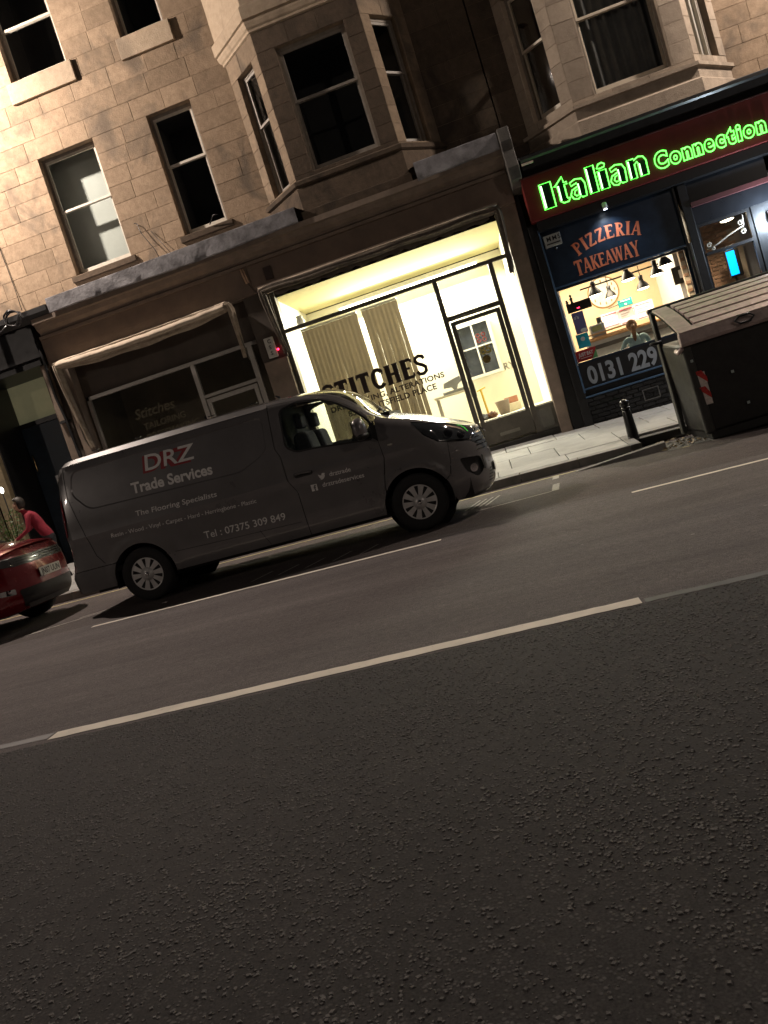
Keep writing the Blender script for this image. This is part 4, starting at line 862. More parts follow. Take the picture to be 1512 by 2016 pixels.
# ================================================================== PIZZERIA
M_navy = mat('navy paint', (.012,.022,.04), .35, var=.25, scale=8)
M_navyl = mat('blue moulding paint', (.05,.10,.18), .4, var=.2, scale=10)
M_brickb = mat('black painted brick', (.022,.022,.025), .45, var=.4, scale=14, bump=.3, bscale=50, rand=.3)
pzr = thing('shop_front', 'black pizzeria front with lit serving window and PIZZERIA TAKEAWAY panel', 'shop', (3.2, YS, zp(3.2, YS)))
obj('pilaster', MB().box(1.5, 1.66, 15.46, 15.95, pz(1.5)-.1, 4.03), M_black, pzr, bevel=.01)
obj('pilaster_edge', MB().box(1.645, 1.672, 15.44, 15.47, .9, 3.9), M_navyl, pzr, bevel=.004)
obj('bulkhead', MB().box(1.66, 7.5, 15.35, 15.75, 3.86, 4.03), M_black, pzr)
obj('painted_panel', MB().box(1.66, 4.02, 15.55, 15.62, 2.86, 3.86), M_navy, pzr)
obj('panel_bead', MB().box(1.66, 4.02, 15.53, 15.56, 2.83, 2.86), M_navyl, pzr)
M_orange = mat('orange sign paint', (.75,.20,.09), .5, var=.12, scale=30)
# arched PIZZERIA
cx, cz, rad = 2.78, 2.05, 1.33; word = 'PIZZERIA'; tot = sum(GL[c][0] for c in word); a = R(90+22.5); span = R(45); ws = [GL[c][0] for c in word]; acc = 0
for c, wv in zip(word, ws):
    am = R(90+25)-R(50)*(acc+wv/2)/tot; acc += wv
    g = glyph_mb(c, .235, kx=1.0, fat=1.05); t = am-R(90)
    place(g, lambda p, am=am, t=t, w=g.w: (cx+rad*math.cos(am)+(p[0]-w/2)*math.cos(t)-p[2]*math.sin(t), 15.546+p[1], cz+rad*math.sin(am)+(p[0]-w/2)*math.sin(t)+p[2]*math.cos(t)))
    obj('letter', g, M_orange, pzr)
x = 2.1
for i, c in enumerate('TAKEAWAY'):
    hh = .27-.035*math.sin(math.pi*i/7); g = glyph_mb(c, hh, kx=.80, fat=1.05); zz = 2.93+.03*math.sin(math.pi*i/7)
    place(g, lambda p, x=x, zz=zz: (x+p[0], 15.546+p[1], zz+p[2])); obj('letter', g, M_orange, pzr); x += g.w-.004
f = MB(); f.box(1.66, 1.70, 15.58, 15.66, 1.44, 2.83).box(3.97, 4.02, 15.58, 15.66, 1.44, 2.83).box(1.70, 3.97, 15.58, 15.66, 2.79, 2.83).box(1.70, 3.97, 15.58, 15.66, 1.41, 1.45)
obj('window_frame', f, M_navy, pzr, bevel=.004)
obj('pane', MB().quad((1.7,15.63,1.45),(3.97,15.63,1.45),(3.97,15.63,2.79),(1.7,15.63,2.79)), M_shopglass, pzr)
obj('number_panel', MB().box(1.66, 4.02, 15.56, 15.7, .96, 1.41), M_black, pzr)
for q in words(place(text_mb('0131 229', .30, bold=.035, width=1.26), at(1.80, 15.555, 1.03)), .08): obj('number_lettering', q, mat('grey numerals', (.27,.30,.34), .5, var=.1), pzr)
for z, yy in ((.945, 15.50), (.80, 15.46)): obj('moulding', MB().box(1.6, 4.02, yy, 15.7, z, z+.03), M_navyl, pzr, bevel=.006)
obj('apron', MB().box(1.62, 4.02, 15.57, 15.7, .83, .945), M_black, pzr)
obj('brick_backing', MB().box(1.55, 4.02, 15.585, 15.75, pz(4)-.2, .8), M_black, pzr)
random.seed(6)
for rr_ in range(8):
    z = .795-.078*(rr_+1); xx = 1.56-(.115 if rr_ % 2 else 0)
    while xx < 4.0:
        x2 = min(xx+.22, 4.0); xa = max(xx, 1.56)
        if x2-xa > .03: 
            o = obj('brick', MB().chamf(0, x2-xa-.008, 0, .05, 0, .069, .005), M_brickb, pzr, loc=(xa, 15.56+random.uniform(-.002,.002), z))
        xx += .23
v = MB(); v.box(2.64,2.93,15.545,15.56,.44,.455).box(2.64,2.93,15.545,15.56,.63,.645).box(2.64,2.655,15.545,15.56,.455,.63).box(2.915,2.93,15.545,15.56,.455,.63)
obj('vent_frame', v, mat('grey vent', (.2,.2,.2), .5), pzr)
for k in range(4): obj('vent_slat', MB().box(2.66,2.91,15.55,15.56,.475+k*.04,.49+k*.04), M_black, pzr)
# posts and the second lit window
p = MB(); p.box(4.02, 4.06, 15.5, 15.7, pz(4)-.1, 3.86).box(4.10, 4.25, 15.48, 15.8, pz(4.2)-.1, 3.86); obj('post', p, M_black, pzr, bevel=.01)
obj('post_strip', MB().box(4.06, 4.10, 15.48, 15.55, pz(4.1), 2.86), mat('polished steel', (.5,.5,.48), .18, metal=.9), pzr, bevel=.008)
obj('over_panel', MB().box(4.25, 5.6, 15.55, 15.62, 3.12, 3.86), mat('black gloss panel', (.012,.014,.018), .3), pzr)
obj('panel_rail', MB().box(4.25, 7, 15.46, 15.55, 3.42, 3.50), mat('dull red rail', (.10,.03,.03), .5), pzr)
f = MB(); f.box(4.25, 4.31, 15.58, 15.66, .9, 3.12).box(5.12, 5.2, 15.58, 15.66, .9, 3.12).box(4.31, 5.12, 15.58, 15.66, 3.07, 3.12).box(4.31, 5.12, 15.57, 15.67, 2.555, 2.61).box(4.31, 5.12, 15.58, 15.66, .9, 1.0)
obj('second_window_frame', f, M_black, pzr, bevel=.004)
obj('pane', MB().quad((4.31,15.63,1.0),(5.12,15.63,1.0),(5.12,15.63,2.555),(4.31,15.63,2.555)), M_shopglass, pzr); obj('pane', MB().quad((4.31,15.63,2.61),(5.12,15.63,2.61),(5.12,15.63,3.07),(4.31,15.63,3.07)), M_shopglass, pzr)
obj('side_door', MB().box(5.2, 6.4, 15.56, 15.66, .3, 3.12), mat('charcoal door', (.022,.023,.025), .4, var=.2), pzr)
obj('stall_panel', MB().box(4.25, 5.2, 15.56, 15.7, pz(4.7)-.2, .9), M_black, pzr)
ir = MB()
def scroll(cx, cz, r, a0, turns, d=1): return [(cx+d*(r*(1-.7*t/24))*math.cos(R(a0)+t/24*turns*6.283), 15.60, cz+(r*(1-.7*t/24))*math.sin(R(a0)+t/24*turns*6.283)) for t in range(25)]
ir.tube([(4.36,15.6,2.66),(4.55,15.6,2.70),(4.75,15.6,2.78),(4.95,15.6,2.84),(5.03,15.6,2.86)], .013, 6); ir.tube([(5.03,15.6,2.86),(5.05,15.6,3.04)], .013, 6)
for c in ((4.99,2.92,.05,0,1.3,1),(5.0,2.77,.05,90,1.3,-1),(4.40,2.72,.045,0,1.3,1),(4.46,2.65,.03,180,1.2,1)): ir.tube(scroll(*c), .010, 6)
obj('iron_scrollwork', ir, mat('cream iron', (.45,.42,.35), .5), pzr, smooth=True)
# alarm box
ab = thing('alarm_box', 'grey MMS alarm box on the navy pizzeria panel', 'alarm box', (1.86,15.55,3.56))
obj('case', MB().box(1.71,2.01,15.47,15.55,3.56,3.77), mat('grey alarm plastic', (.4,.41,.38), .5, var=.15), ab, bevel=.01)
obj('lettering', place(text_mb('MMS', .075, bold=.02, spacing=1.3), at(1.76,15.466,3.66)), M_black, ab); obj('stripe', MB().box(1.74,1.98,15.463,15.47,3.60,3.62), M_black, ab)
obj('sounder', MB().ico((1.88,15.5,3.52),(.03,.03,.035)), M_black, ab)
# downlight over the panel
dl = thing('spot_lamp', 'small white spot lamp shining down on the PIZZERIA lettering', 'lamp', (2.84,15.3,3.86))
obj('housing', MB().lathe([(.03,0),(.045,.03),(.045,.1),(.02,.12)], 14, (2.84,15.33,3.85)), mat('white lamp housing', (.7,.7,.7), .4), dl, smooth=True)
obj('lens', MB().lathe([(.001,0),(.03,0)], 14, (2.84,15.33,3.845)), mat('spot lens', (.9,.95,1), .5, var=0, emit=25, ecol=(.8,.9,1)), dl)
light('spot_lamp_glow', 'SPOT', (2.84,15.30,3.83), 26, (.72,.85,1), parent=dl, radius=.03, rot=(R(14),0,0), spot=R(125), blend=.9)
# bright LED floodlight by the door
fl = thing('flood_light', 'bright white flood light beside the pizzeria door at the right edge', 'lamp', (5.5,15.5,2.8))
obj('bracket', MB().box(5.42,5.58,15.5,15.57,2.72,2.95), M_black, fl, bevel=.01)
obj('lens', MB().ico((5.5,15.43,2.83),(.085,.06,.085),14,10), mat('flood lens', (.9,.95,1), .5, var=0, emit=30, ecol=(.85,.93,1)), fl, smooth=True)
light('flood_light_glow', 'POINT', (5.5,15.25,2.83), 130, (.72,.85,1), parent=fl, radius=.06)

# ---- neon sign
ns = thing('neon_sign', 'red fascia sign with Italian Connection in green neon', 'sign', (4.4,15.2,4.03))
M_redb = mat('red sign board', (.15,.012,.009), .5, var=.15, scale=4)
obj('board', MB().hexa([(1.58,15.28,4.03),(7.6,15.28,4.03),(7.6,15.5,4.03),(1.58,15.5,4.03),(1.58,15.18,4.76),(7.6,15.18,4.76),(7.6,15.5,4.76),(1.58,15.5,4.76)]), M_redb, ns, bevel=.01)
obj('board_trim', MB().box(1.57,7.6,15.165,15.2,4.755,4.775), mat('dull red rail', (.10,.03,.03), .5), ns)
M_neon = mat('green neon', (.1,1,.1), .4, var=0, emit=5.0, ecol=(.09,1.0,.07)); M_neonrefl = mat('white green reflection', (.8,1,.8), .4, var=0, emit=3.0, ecol=(.62,1,.6)); M_lblk = mat('black letter face', (.006,.014,.008), .3)
def bface(z): return 15.18+(4.76-z)*.137
IT = {   # fat letters: (advance, closed outlines, thick stems)
 'I': (.36, [[(.02,0),(.34,0),(.34,1),(.02,1)]], [(.1,.3,.04,.96)], [(.04,.09,.06,.94)]),
 't': (.34, [[(.08,.12),(.16,.02),(.3,.02),(.36,.16),(.3,.14),(.28,.2),(.28,.7),(.36,.7),(.36,.78),(.28,.78),(.26,1.02),(.06,.78),(.0,.74),(.08,.7)]], [(.14,.27,.1,.86)], [(.095,.13,.14,.72)]),
 'a': (.46, [[(.42,.0),(.44,.5),(.38,.7),(.2,.76),(.04,.68),(.06,.54),(.22,.6),(.24,.46),(.06,.38),(.0,.2),(.06,.03),(.18,-.02),(.26,.06),(.3,.0)], [(.14,.12),(.22,.12),(.24,.36),(.14,.32),(.1,.2)]], [(.28,.41,.04,.6)], [(.245,.275,.1,.56)]),
 'l': (.26, [[(.02,0),(.25,0),(.25,1.04),(.02,1.04)]], [(.08,.23,.03,1.0)], [(.03,.07,.05,.98)]),
 'i': (.26, [[(.02,0),(.25,0),(.25,.74),(.02,.74)], [(.02,.86),(.08,1.0),(.18,1.02),(.25,.94),(.22,.84),(.1,.82)]], [(.08,.23,.03,.71)], [(.03,.07,.05,.7)]),
 'n': (.54, [[(.02,0),(.2,0),(.2,.52),(.28,.6),(.3,.5),(.3,0),(.52,0),(.52,.56),(.46,.72),(.34,.77),(.2,.68),(.2,.75),(.02,.75)]], [(.08,.19,.03,.72),(.36,.5,.03,.6)], [(.035,.07,.05,.7),(.31,.35,.04,.5)]),
}
x = 1.84; H = .42
for ch in 'Italian':
    adv, loops, stems, glows = IT[ch]; z0 = 4.155; sx = H*1.47
    lt = MB()
    for lp in loops: lt.tube([(x+p[0]*sx, bface(z0+p[1]*H)-.03, z0+p[1]*H) for p in lp], .0105, 6, closed=True)
    L = obj('letter', lt, M_neon, ns, smooth=True)
    q = MB()
    for a_, b_, c_, d_ in stems: q.quad(*[(x+u*sx, bface(z0+w*H)-.014, z0+w*H) for u, w in ((a_,c_),(b_,c_),(b_,d_),(a_,d_))])
    obj('face', q, M_lblk, L, sub=True)
    q = MB()
    for a_, b_, c_, d_ in glows: q.quad(*[(x+u*sx, bface(z0+w*H)-.018, z0+w*H) for u, w in ((a_,c_),(b_,c_),(b_,d_),(a_,d_))])
    obj('reflection_strip', q, M_neonrefl, L, sub=True)  # emissive strip imitates the pale reflection beside each stem
    x += (adv+.05)*sx
def outline_letters(s, h, x, z0, adv):
    for i, ch in enumerate(s):
        c = bpy.data.curves.new('n', 'FONT'); c.body = ch; c.size = h/.69; c.fill_mode = 'NONE'; c.bevel_depth = .0105; c.bevel_resolution = 1; c.resolution_u = 4; c.offset = .02
        o = bpy.data.objects.new('n', c); col.objects.link(o); bpy.context.view_layer.update()
        me = bpy.data.meshes.new_from_object(o.evaluated_get(bpy.context.evaluated_depsgraph_get())); bpy.data.objects.remove(o); bpy.data.curves.remove(c)
        xs = [v.co.x for v in me.vertices]; x0 = min(xs); w = max(xs)-x0; adv = .875
        for v in me.vertices: v.co = (x+(v.co.x-x0)*adv, bface(z0+v.co.y)-.03-v.co.z, z0+v.co.y)
        me.materials.clear(); me.materials.append(M_neon); obj('letter', me, None, ns); x += w*adv+.017
    return x
XEND = outline_letters('Connection', .235, 3.79, 4.185, 1.0)
# black moulding over the sign
obj('cornice', MB().prism([(15.6,4.79),(15.3,4.79),(15.24,4.86),(15.16,4.9),(15.14,5.02),(15.1,5.05),(15.1,5.1),(15.6,5.12)], 1.66, 9, 'yz'), mat('black glossy cornice', (.02,.02,.021), .35, var=.3, scale=8), pzr)
obj('lead_scrap', MB().box(1.66,1.86,15.03,15.1,4.95,4.975), mat('pale scrap', (.6,.5,.42), .6), pzr)

# ---- interior of the pizzeria
M_cream = mat('peach wall', (.78,.58,.36), .8, var=.06, scale=2); M_wht = mat('white wall', (.75,.76,.78), .8, var=.04)
r = MB(); r.quad((1.5,19.3,0),(4.25,19.3,0),(4.25,19.3,3.9),(1.5,19.3,3.9)); obj('interior_wall', r, M_cream, pzr)
r = MB(); r.quad((1.62,15.75,0),(1.62,17.1,0),(1.62,17.1,3.9),(1.62,15.75,3.9)); r.quad((1.62,17.1,0),(1.9,17.15,0),(1.9,17.15,3.9),(1.62,17.1,3.9)); r.quad((4.2,17.4,0),(4.2,19.3,0),(4.2,19.3,3.9),(4.2,17.4,3.9)); obj('interior_side_wall', r, M_wht, pzr)
r = MB(); r.quad((4.2,17.4,0),(6.4,17.4,0),(6.4,17.4,3.9),(4.2,17.4,3.9)); obj('partition', r, mat('grey wall', (.36,.36,.38), .8, var=.05), pzr)
obj('ceiling', MB().quad((1.5,15.75,3.6),(6.4,15.75,3.6),(6.4,19.3,3.6),(1.5,19.3,3.6)), mat('dark ceiling', (.12,.10,.08), .9), pzr)
obj('floor', MB().box(1.5, 6.4, 15.75, 19.3, 0, .2), mat('tiled floor', (.2,.18,.16), .5, var=.2), pzr)
M_shade = mat('black enamel shade', (.012,.012,.014), .35); M_bulb = mat('warm bulb', (1,.85,.6), .5, var=0, emit=10, ecol=(1,.86,.62))
def pendant(label, x, y, z, s, group='pendant lamps in the pizzeria', pw=0):
    t = thing('pendant_lamp', label, 'lamp', (x,y,z), group)
    obj('shade', MB().lathe([(.14*s,0),(.135*s,.012*s),(.10*s,.09*s),(.05*s,.15*s),(.045*s,.2*s),(.05*s,.27*s),(.02*s,.28*s)], 18, (x,y,z)), M_shade, t, smooth=True)
    obj('bulb', MB().lathe([(.001,-.03*s),(.07*s,-.024*s),(.115*s,-.008*s),(.13*s,.004*s)], 18, (x,y,z)), M_bulb, t, smooth=True)
    obj('cord', MB().tube([(x,y,z+.28*s),(x,y,3.58)], .008, 6), M_black, t)
    if pw: light('pendant_glow', 'SPOT', (x,y,z-.05*s), pw, (1,.8,.52), parent=t, radius=.05, spot=R(150), blend=.6)
pendant('black pendant lamp nearest the left of the serving window', 2.58, 17.3, 2.66, 1.0, pw=70)
pendant('small black pendant lamp below the clock on the peach wall', 3.02, 18.3, 2.60, .9, pw=40)
pendant('black pendant lamp third from the left over the counter', 3.24, 17.2, 2.74, 1.05, pw=70)
pendant('black pendant lamp hung low over the menu board', 3.55, 17.6, 2.52, .95, pw=40)
pendant('black pendant lamp half hidden behind its neighbour at the right of the counter', 3.78, 17.2, 2.66, 1.0)
pendant('black pendant lamp nearest the right edge of the serving window', 3.86, 16.7, 2.73, 1.05, pw=70)
pendant('black pendant lamp with a glowing rim in the second window', 4.90, 15.95, 3.08, .95, pw=45)
light('pizzeria_ceiling_glow', 'AREA', (2.7,17.9,3.5), 150, (1,.84,.6), parent=pzr, size=(1.8,1.2))
ct = thing('serving_counter', 'wooden topped serving counter across the pizzeria', 'counter', (2.9,17.3,.2))
obj('top', MB().box(2.1,4.15,17.05,17.4,1.78,1.83), mat('oak top', (.5,.28,.12), .5, c2=(.35,.18,.07), scale=8), ct, bevel=.006); obj('front', MB().box(2.15,4.1,17.1,17.4,.2,1.78), mat('white counter front', (.6,.58,.54), .6), ct); obj('shelf', MB().box(2.15,4.1,17.06,17.1,1.62,1.70), mat('dark shelf', (.06,.05,.045), .6), ct)
rs = thing('counter_rail', 'dark slatted rail standing along the serving counter', 'rail', (2.6,17.1,1.83)); obj('bar', MB().box(2.2,3.1,17.08,17.1,1.90,1.93).box(2.2,3.1,17.085,17.105,1.83,1.86), mat('oak top', (.5,.28,.12), .5), rs)
mb_ = thing('menu_board', 'long white menu board with pink headings hung over the counter', 'menu board', (3.1,17.65,1.97))
M_menu = mat('white menu', (.78,.77,.82), .5, var=.05)
for i, (a, b) in enumerate(((2.62,2.95),(2.96,3.28),(3.29,3.66))):
    pn = obj('panel', MB().box(a,b,17.66,17.68,1.97-.03*i*.5,2.27), M_menu, mb_)
    obj('heading', MB().box(a+.02,b-.03,17.652,17.66,2.225,2.245), mat('pink print', (.7,.12,.2), .6), pn, sub=True)
    obj('print_lines', MB().box(a+.04,b-.1,17.654,17.66,2.15,2.165).box(a+.04,b-.15,17.654,17.66,2.11,2.12).box(a+.04,b-.12,17.654,17.66,2.07,2.08), mat('grey print', (.4,.4,.42), .6), pn, sub=True)
    obj('footer', MB().box(a+.02,b-.02,17.652,17.66,1.99-.015*i,2.005-.015*i), mat('pink print', (.7,.12,.2), .6), pn, sub=True)
tsn = thing('hanging_sign', 'small teal sign with white print above the menu board', 'sign', (3.12,17.5,2.27)); obj('board', MB().box(2.98,3.26,17.5,17.52,2.28,2.43), mat('teal board', (.0,.20,.22), .5), tsn); obj('print', MB().box(3.02,3.22,17.492,17.5,2.385,2.40).box(3.1,3.14,17.492,17.5,2.31,2.34), M_wht, tsn); obj('arm', MB().tube([(2.78,17.53,2.34),(3.0,17.53,2.36)], .01, 6), M_black, tsn)
mo = thing('wall_monitor', 'black monitor with a red light at the upper left of the serving window', 'monitor', (2.1,16.6,2.42)); obj('case', MB().box(1.9,2.36,16.6,16.66,2.42,2.60), mat('black plastic', (.008,.008,.009), .4), mo, bevel=.006); obj('red_light', MB().box(2.08,2.13,16.595,16.6,2.47,2.485), mat('red led', (1,.05,.1), .5, var=0, emit=9, ecol=(1,.02,.08)), mo); obj('bracket', MB().box(2.1,2.14,16.62,17.15,2.5,2.54), M_black, mo)
for lab, x_, h_ in (('dark figurine standing on the wall monitor', 2.02, .17), ('short dark ornament at the end of the wall monitor', 1.93, .08)):
    solo('figurine', MB().lathe([(.03,0),(.02,.03*h_/.17),(.035,.08*h_/.17),(.012,.11*h_/.17),(.028,.14*h_/.17),(.001,h_)], 10, (x_,16.63,2.601)), M_black, lab, 'figurine', smooth=True)
clk = thing('wall_clock', 'large ring clock drawn on the peach wall behind the lamps', 'clock', (3.02,19.27,2.45))
obj('ring', MB().tube([(3.05+.33*math.cos(i/32*6.283),19.28,2.83+.33*math.sin(i/32*6.283)) for i in range(32)], .014, 6, closed=True), mat('brown ring', (.35,.2,.08), .6), clk, smooth=True)
for i in range(12): obj('hour_mark', MB().box(-.012,.012,0,.01,-.03,.03), mat('brown ring', (.35,.2,.08), .6), clk, loc=(3.05+.25*math.cos(i*.5236),19.275,2.83+.25*math.sin(i*.5236)))
obj('face', MB().lathe([(.001,19.285),(.32,19.285)], 28, (3.05,0,2.83), 'y'), mat('cream face', (.85,.78,.6), .7), clk)
rail = solo('lamp_rail', MB().box(2.35,4.1,17.55,17.58,2.86,2.89), M_black, 'thin black rail on which the pendant cables run', 'rail')
pf = thing('picture_frame', 'black framed picture with pale centre on the grey wall', 'picture', (4.28,17.38,2.38)); obj('frame', MB().box(4.06+.04,4.42,17.37,17.4,2.36,2.70), M_black, pf); obj('picture', MB().box(4.22,4.29,17.36,17.37,2.46,2.62), M_wht, pf)
# posters stuck inside the serving window
def sheet(name, label, x0, x1, z0, z1, m, y=15.65, tilt=0): 
    t = thing(name, label, 'poster', ((x0+x1)/2, y, z0)); obj('sheet', MB().box(x0,x1,y,y+.004,z0,z1), m, t); return t
t = sheet('poster', 'purple poster with white lettering on the serving window', 1.83, 2.04, 1.95, 2.34, mat('purple print', (.17,.15,.36), .5, var=0)); obj('lettering', place(text_mb("o's", .06, bold=.02), at(1.85,15.646,2.22)), M_wht, t); obj('cloud', MB().ico((1.97,15.646,2.0),(.06,.002,.035)), M_wht, t)
t = sheet('poster', 'cyan poster under the purple one on the serving window', 1.80, 2.02, 1.69, 1.945, mat('cyan print', (.02,.45,.62), .5, var=0), y=15.654); obj('emblem', MB().lathe([(.001,15.648),(.04,15.648)], 12, (1.91,0,1.85), 'y'), M_wht, t)
t = sheet('poster', 'red JUST EAT sticker in the bottom corner of the serving window', 1.71, 2.08, 1.46, 1.66, mat('red print', (.45,.02,.03), .5, var=0), y=15.646); obj('lettering', place(text_mb('JUST EAT', .06, bold=.03, width=.27, shear=.1), at(1.75,15.642,1.55)), M_wht, t); obj('small_print', MB().box(1.78,1.98,15.642,15.646,1.51,1.518), M_wht, t); obj('green_corner', MB().prism([(1.98,1.46),(2.08,1.46),(2.08,1.62)], 15.641, 15.645), mat('green print', (.12,.4,.15), .5, var=0), t)
bx = thing('till_machine', 'grey and yellow till machine at the left of the counter', 'till', (2.42,17.2,1.83)); obj('body', MB().box(2.28,2.56,17.12,17.35,1.831,2.1), mat('grey plastic', (.3,.3,.29), .5), bx, bevel=.01); obj('screen', MB().box(2.31,2.5,17.11,17.12,1.97,2.07), mat('olive screen', (.25,.25,.1), .4), bx)
obj('roll_holder', MB().lathe([(.05,0),(.05,.12)], 14, (2.5,17.24,2.1)), M_black, bx)
# inside the second window: brick wall, blue lit screen
bw = thing('brick_wall', 'brown brick wall seen inside the second pizzeria window', 'wall', (4.7,16.9,.2))
obj('mortar_wall', MB().box(4.2,5.35,16.95,17.05,.2,3.4), mat('brick mortar', (.4,.34,.28), .9), bw)
M_bri = mat('brown brick', (.36,.22,.15), .85, var=.2, scale=10, rand=.25)
for rr_ in range(18):
    xx = 4.3-(.1 if rr_ % 2 else 0)
    while xx < 5.1: obj('brick', MB().chamf(0,.2,0,.04,0,.066,.005), M_bri, bw, loc=(xx,16.93,1.9+rr_*.075)); xx += .212
bscr = thing('lit_screen', 'tall glowing blue screen inside the second pizzeria window', 'screen', (4.95,16.4,1.9))
obj('case', MB().box(4.86,5.1,16.42,16.52,2.10,2.62), M_black, bscr, bevel=.02); obj('display', MB().box(4.87,5.02,16.415,16.42,2.14,2.58), mat('blue display', (.0,.3,1), .4, var=0, emit=2.2, ecol=(.0,.38,1)), bscr); obj('stand', MB().box(4.93,4.97,16.45,16.49,.2,2.1), M_black, bscr)

# ================================================================== VAN
def curve1(pts):
    """smooth 1-D interpolation through the points (monotone cubic)"""
    xs = [p[0] for p in pts]; ys = [p[1] for p in pts]; n = len(xs)
    d = [(ys[i+1]-ys[i])/(xs[i+1]-xs[i]) for i in range(n-1)]; m = [d[0]]+[0 if d[i-1]*d[i] <= 0 else 2*d[i-1]*d[i]/(d[i-1]+d[i]) for i in range(1, n-1)]+[d[-1]]
    def f(x):
        if x <= xs[0]: return ys[0]
        if x >= xs[-1]: return ys[-1]
        i = 0
        while x > xs[i+1]: i += 1
        h = xs[i+1]-xs[i]; t = (x-xs[i])/h
        return ys[i]*(1+2*t)*(1-t)**2+h*m[i]*t*(1-t)**2+ys[i+1]*t*t*(3-2*t)+h*m[i+1]*t*t*(t-1)
    return f
def inside(p, poly):
    x, y = p; c = False; n = len(poly); j = n-1
    for i in range(n):
        xi, yi = poly[i]; xj, yj = poly[j]
        if (yi > y) != (yj > y) and x < (xj-xi)*(y-yi)/(yj-yi)+xi: c = not c
        j = i
    return c
def segd(p, a, b):
    ax, ay = a; bx, by = b; dx, dy = bx-ax, by-ay; L = dx*dx+dy*dy
    t = 0 if L == 0 else max(0, min(1, ((p[0]-ax)*dx+(p[1]-ay)*dy)/L)); return math.hypot(p[0]-ax-t*dx, p[1]-ay-t*dy)
def dens(poly, step, closed=True):
    out = []; n = len(poly)
    for i in range(n if closed else n-1):
        a, b = poly[i], poly[(i+1) % n]; k = max(1, math.ceil(math.hypot(b[0]-a[0], b[1]-a[1])/step))
        out += [(a[0]+(b[0]-a[0])*j/k, a[1]+(b[1]-a[1])*j/k) for j in range(k)]
    return out
def rounded(poly, r, k=4):
    out = []; n = len(poly)
    for i in range(n):
        p = Vector(poly[i]); a = Vector(poly[i-1])-p; b = Vector(poly[(i+1) % n])-p; q = min(r, a.length*.45, b.length*.45)
        s = p+a.normalized()*q; e = p+b.normalized()*q
        for t in range(k+1): u = t/k; out.append(tuple(s*(1-u)**2+p*2*u*(1-u)+e*u*u))
    return out
def patch2d(outline, holes=(), loops=(), step=.06, sgrid=None):
    o = dens(outline, step); hs = [dens(h, step) for h in holes]; ls = [dens(l_, step) for l_ in loops]
    V = []; E = []
    for lp in [o]+hs+ls:
        k = len(V); V += lp; E += [(k+i, k+(i+1) % len(lp)) for i in range(len(lp))]
    xs = [p[0] for p in o]; zs = [p[1] for p in o]
    allE = [(V[a], V[b]) for a, b in E]
    x = min(xs)+step*.5; 
    while x < max(xs):
        z = min(zs)+step*.5; st_ = step if x < 4.95 else step*.45
        while z < max(zs):
            p = (x, z)
            if inside(p, o) and not any(inside(p, h) for h in hs) and min(segd(p, a, b) for a, b in allE) > st_*.45: V.append(p)
            z += step
        x += st_
    r = delaunay_2d_cdt([Vector(p) for p in V], E, [], 0, 1e-6)
    pv, pf = [tuple(p) for p in r[0]], []
    for f in r[2]:
        c = (sum(pv[i][0] for i in f)/len(f), sum(pv[i][1] for i in f)/len(f))
        if inside(c, o) and not any(inside(c, h) for h in hs): pf.append(tuple(f))
    return pv, pf
Lf = curve1([(.18,5.22),(.24,5.31),(.32,5.375),(.45,5.40),(.65,5.395),(.8,5.375),(.93,5.345),(1.0,5.31),(1.1,5.25),(1.25,5.12),(1.5,4.95),(2.0,4.85)])
Rr = curve1([(.25,.02),(.5,0),(.56,.015),(.62,.055),(1.0,.075),(1.5,.11),(1.8,.15),(1.97,.24)])
zsh = curve1([(0,1.90),(.24,1.925),(.4,1.945),(1.2,1.955),(2.4,1.955),(3.0,1.945),(3.3,1.925),(3.56,1.885),(3.78,1.80),(4.04,1.61),(4.2,1.455),(4.32,1.39),(4.6,1.30),(4.84,1.205),(5.12,1.085),(5.3,1.0),(5.4,.9)])
crown = curve1([(0,.01),(.4,.035),(3.2,.05),(3.6,.07),(3.95,.12),(4.25,.07),(4.5,.055),(5.1,.05),(5.35,.02)])
RECESS = rounded([(.36,1.80),(.30,1.52),(.50,1.285),(2.5,1.225),(2.86,1.38),(2.90,1.80)], .09, 5)
RECIN = rounded([(.374,1.786),(.314,1.525),(.508,1.300),(2.5,1.240),(2.847,1.387),(2.886,1.786)], .09, 5)
REC2 = rounded([(.62,.98),(.66,.90),(1.5,.84),(2.9,.78),(2.9,.48),(1.62,.48),(1.45,.74),(1.1,.93)], .05, 4)
RECMID = [((a[0]+b[0])/2, (a[1]+b[1])/2) for a, b in zip(RECESS, RECIN)]
def sidey(s, z, rec=True):
    w = .945
    if z > 1.1: w -= .15*((z-1.1)/.87)**1.5
    if z < .55: w -= .05*((.55-z)/.3)**2
    u = (s-4.3)/(Lf(z)-4.3)
    if u > 0: w *= max(0, 1-min(u, 1)**2.7)**(1/2.3)
    d = s-Rr(z)
    if d < .12: w -= .075*(1-math.sqrt(max(0, 1-(1-max(d, 0)/.12)**2)))
    r = .12; t = (z-(zsh(s)-r))/r
    if t > 0: w -= r*(1-math.sqrt(1-min(t, .985)**2))*min(1, max(.25, w))
    for hs in (.968, 4.466):
        q = math.hypot(s-hs, z-.335)
        if q < .56 and z > .25: w += .014*math.exp(-((q-.43)/.05)**2)
    w += .012*math.exp(-((z-.99-.0*s)/.05)**2)*(1 if s < 4.3 else max(0, 1-(s-4.3)*2))   # waist crease
    if rec and inside((s, z), RECMID): w -= .013
    return w
van = thing('delivery_van', 'dark grey panel van with DRZ Trade Services lettering parked outside the lit shop', 'van', (-5.587, 10.50, .202), rot=(0, R(1.9), 0))
M_paint = mat('dark grey metallic paint', (.165,.157,.157), .3, metal=.15, var=.1, scale=2.5, coat=1)
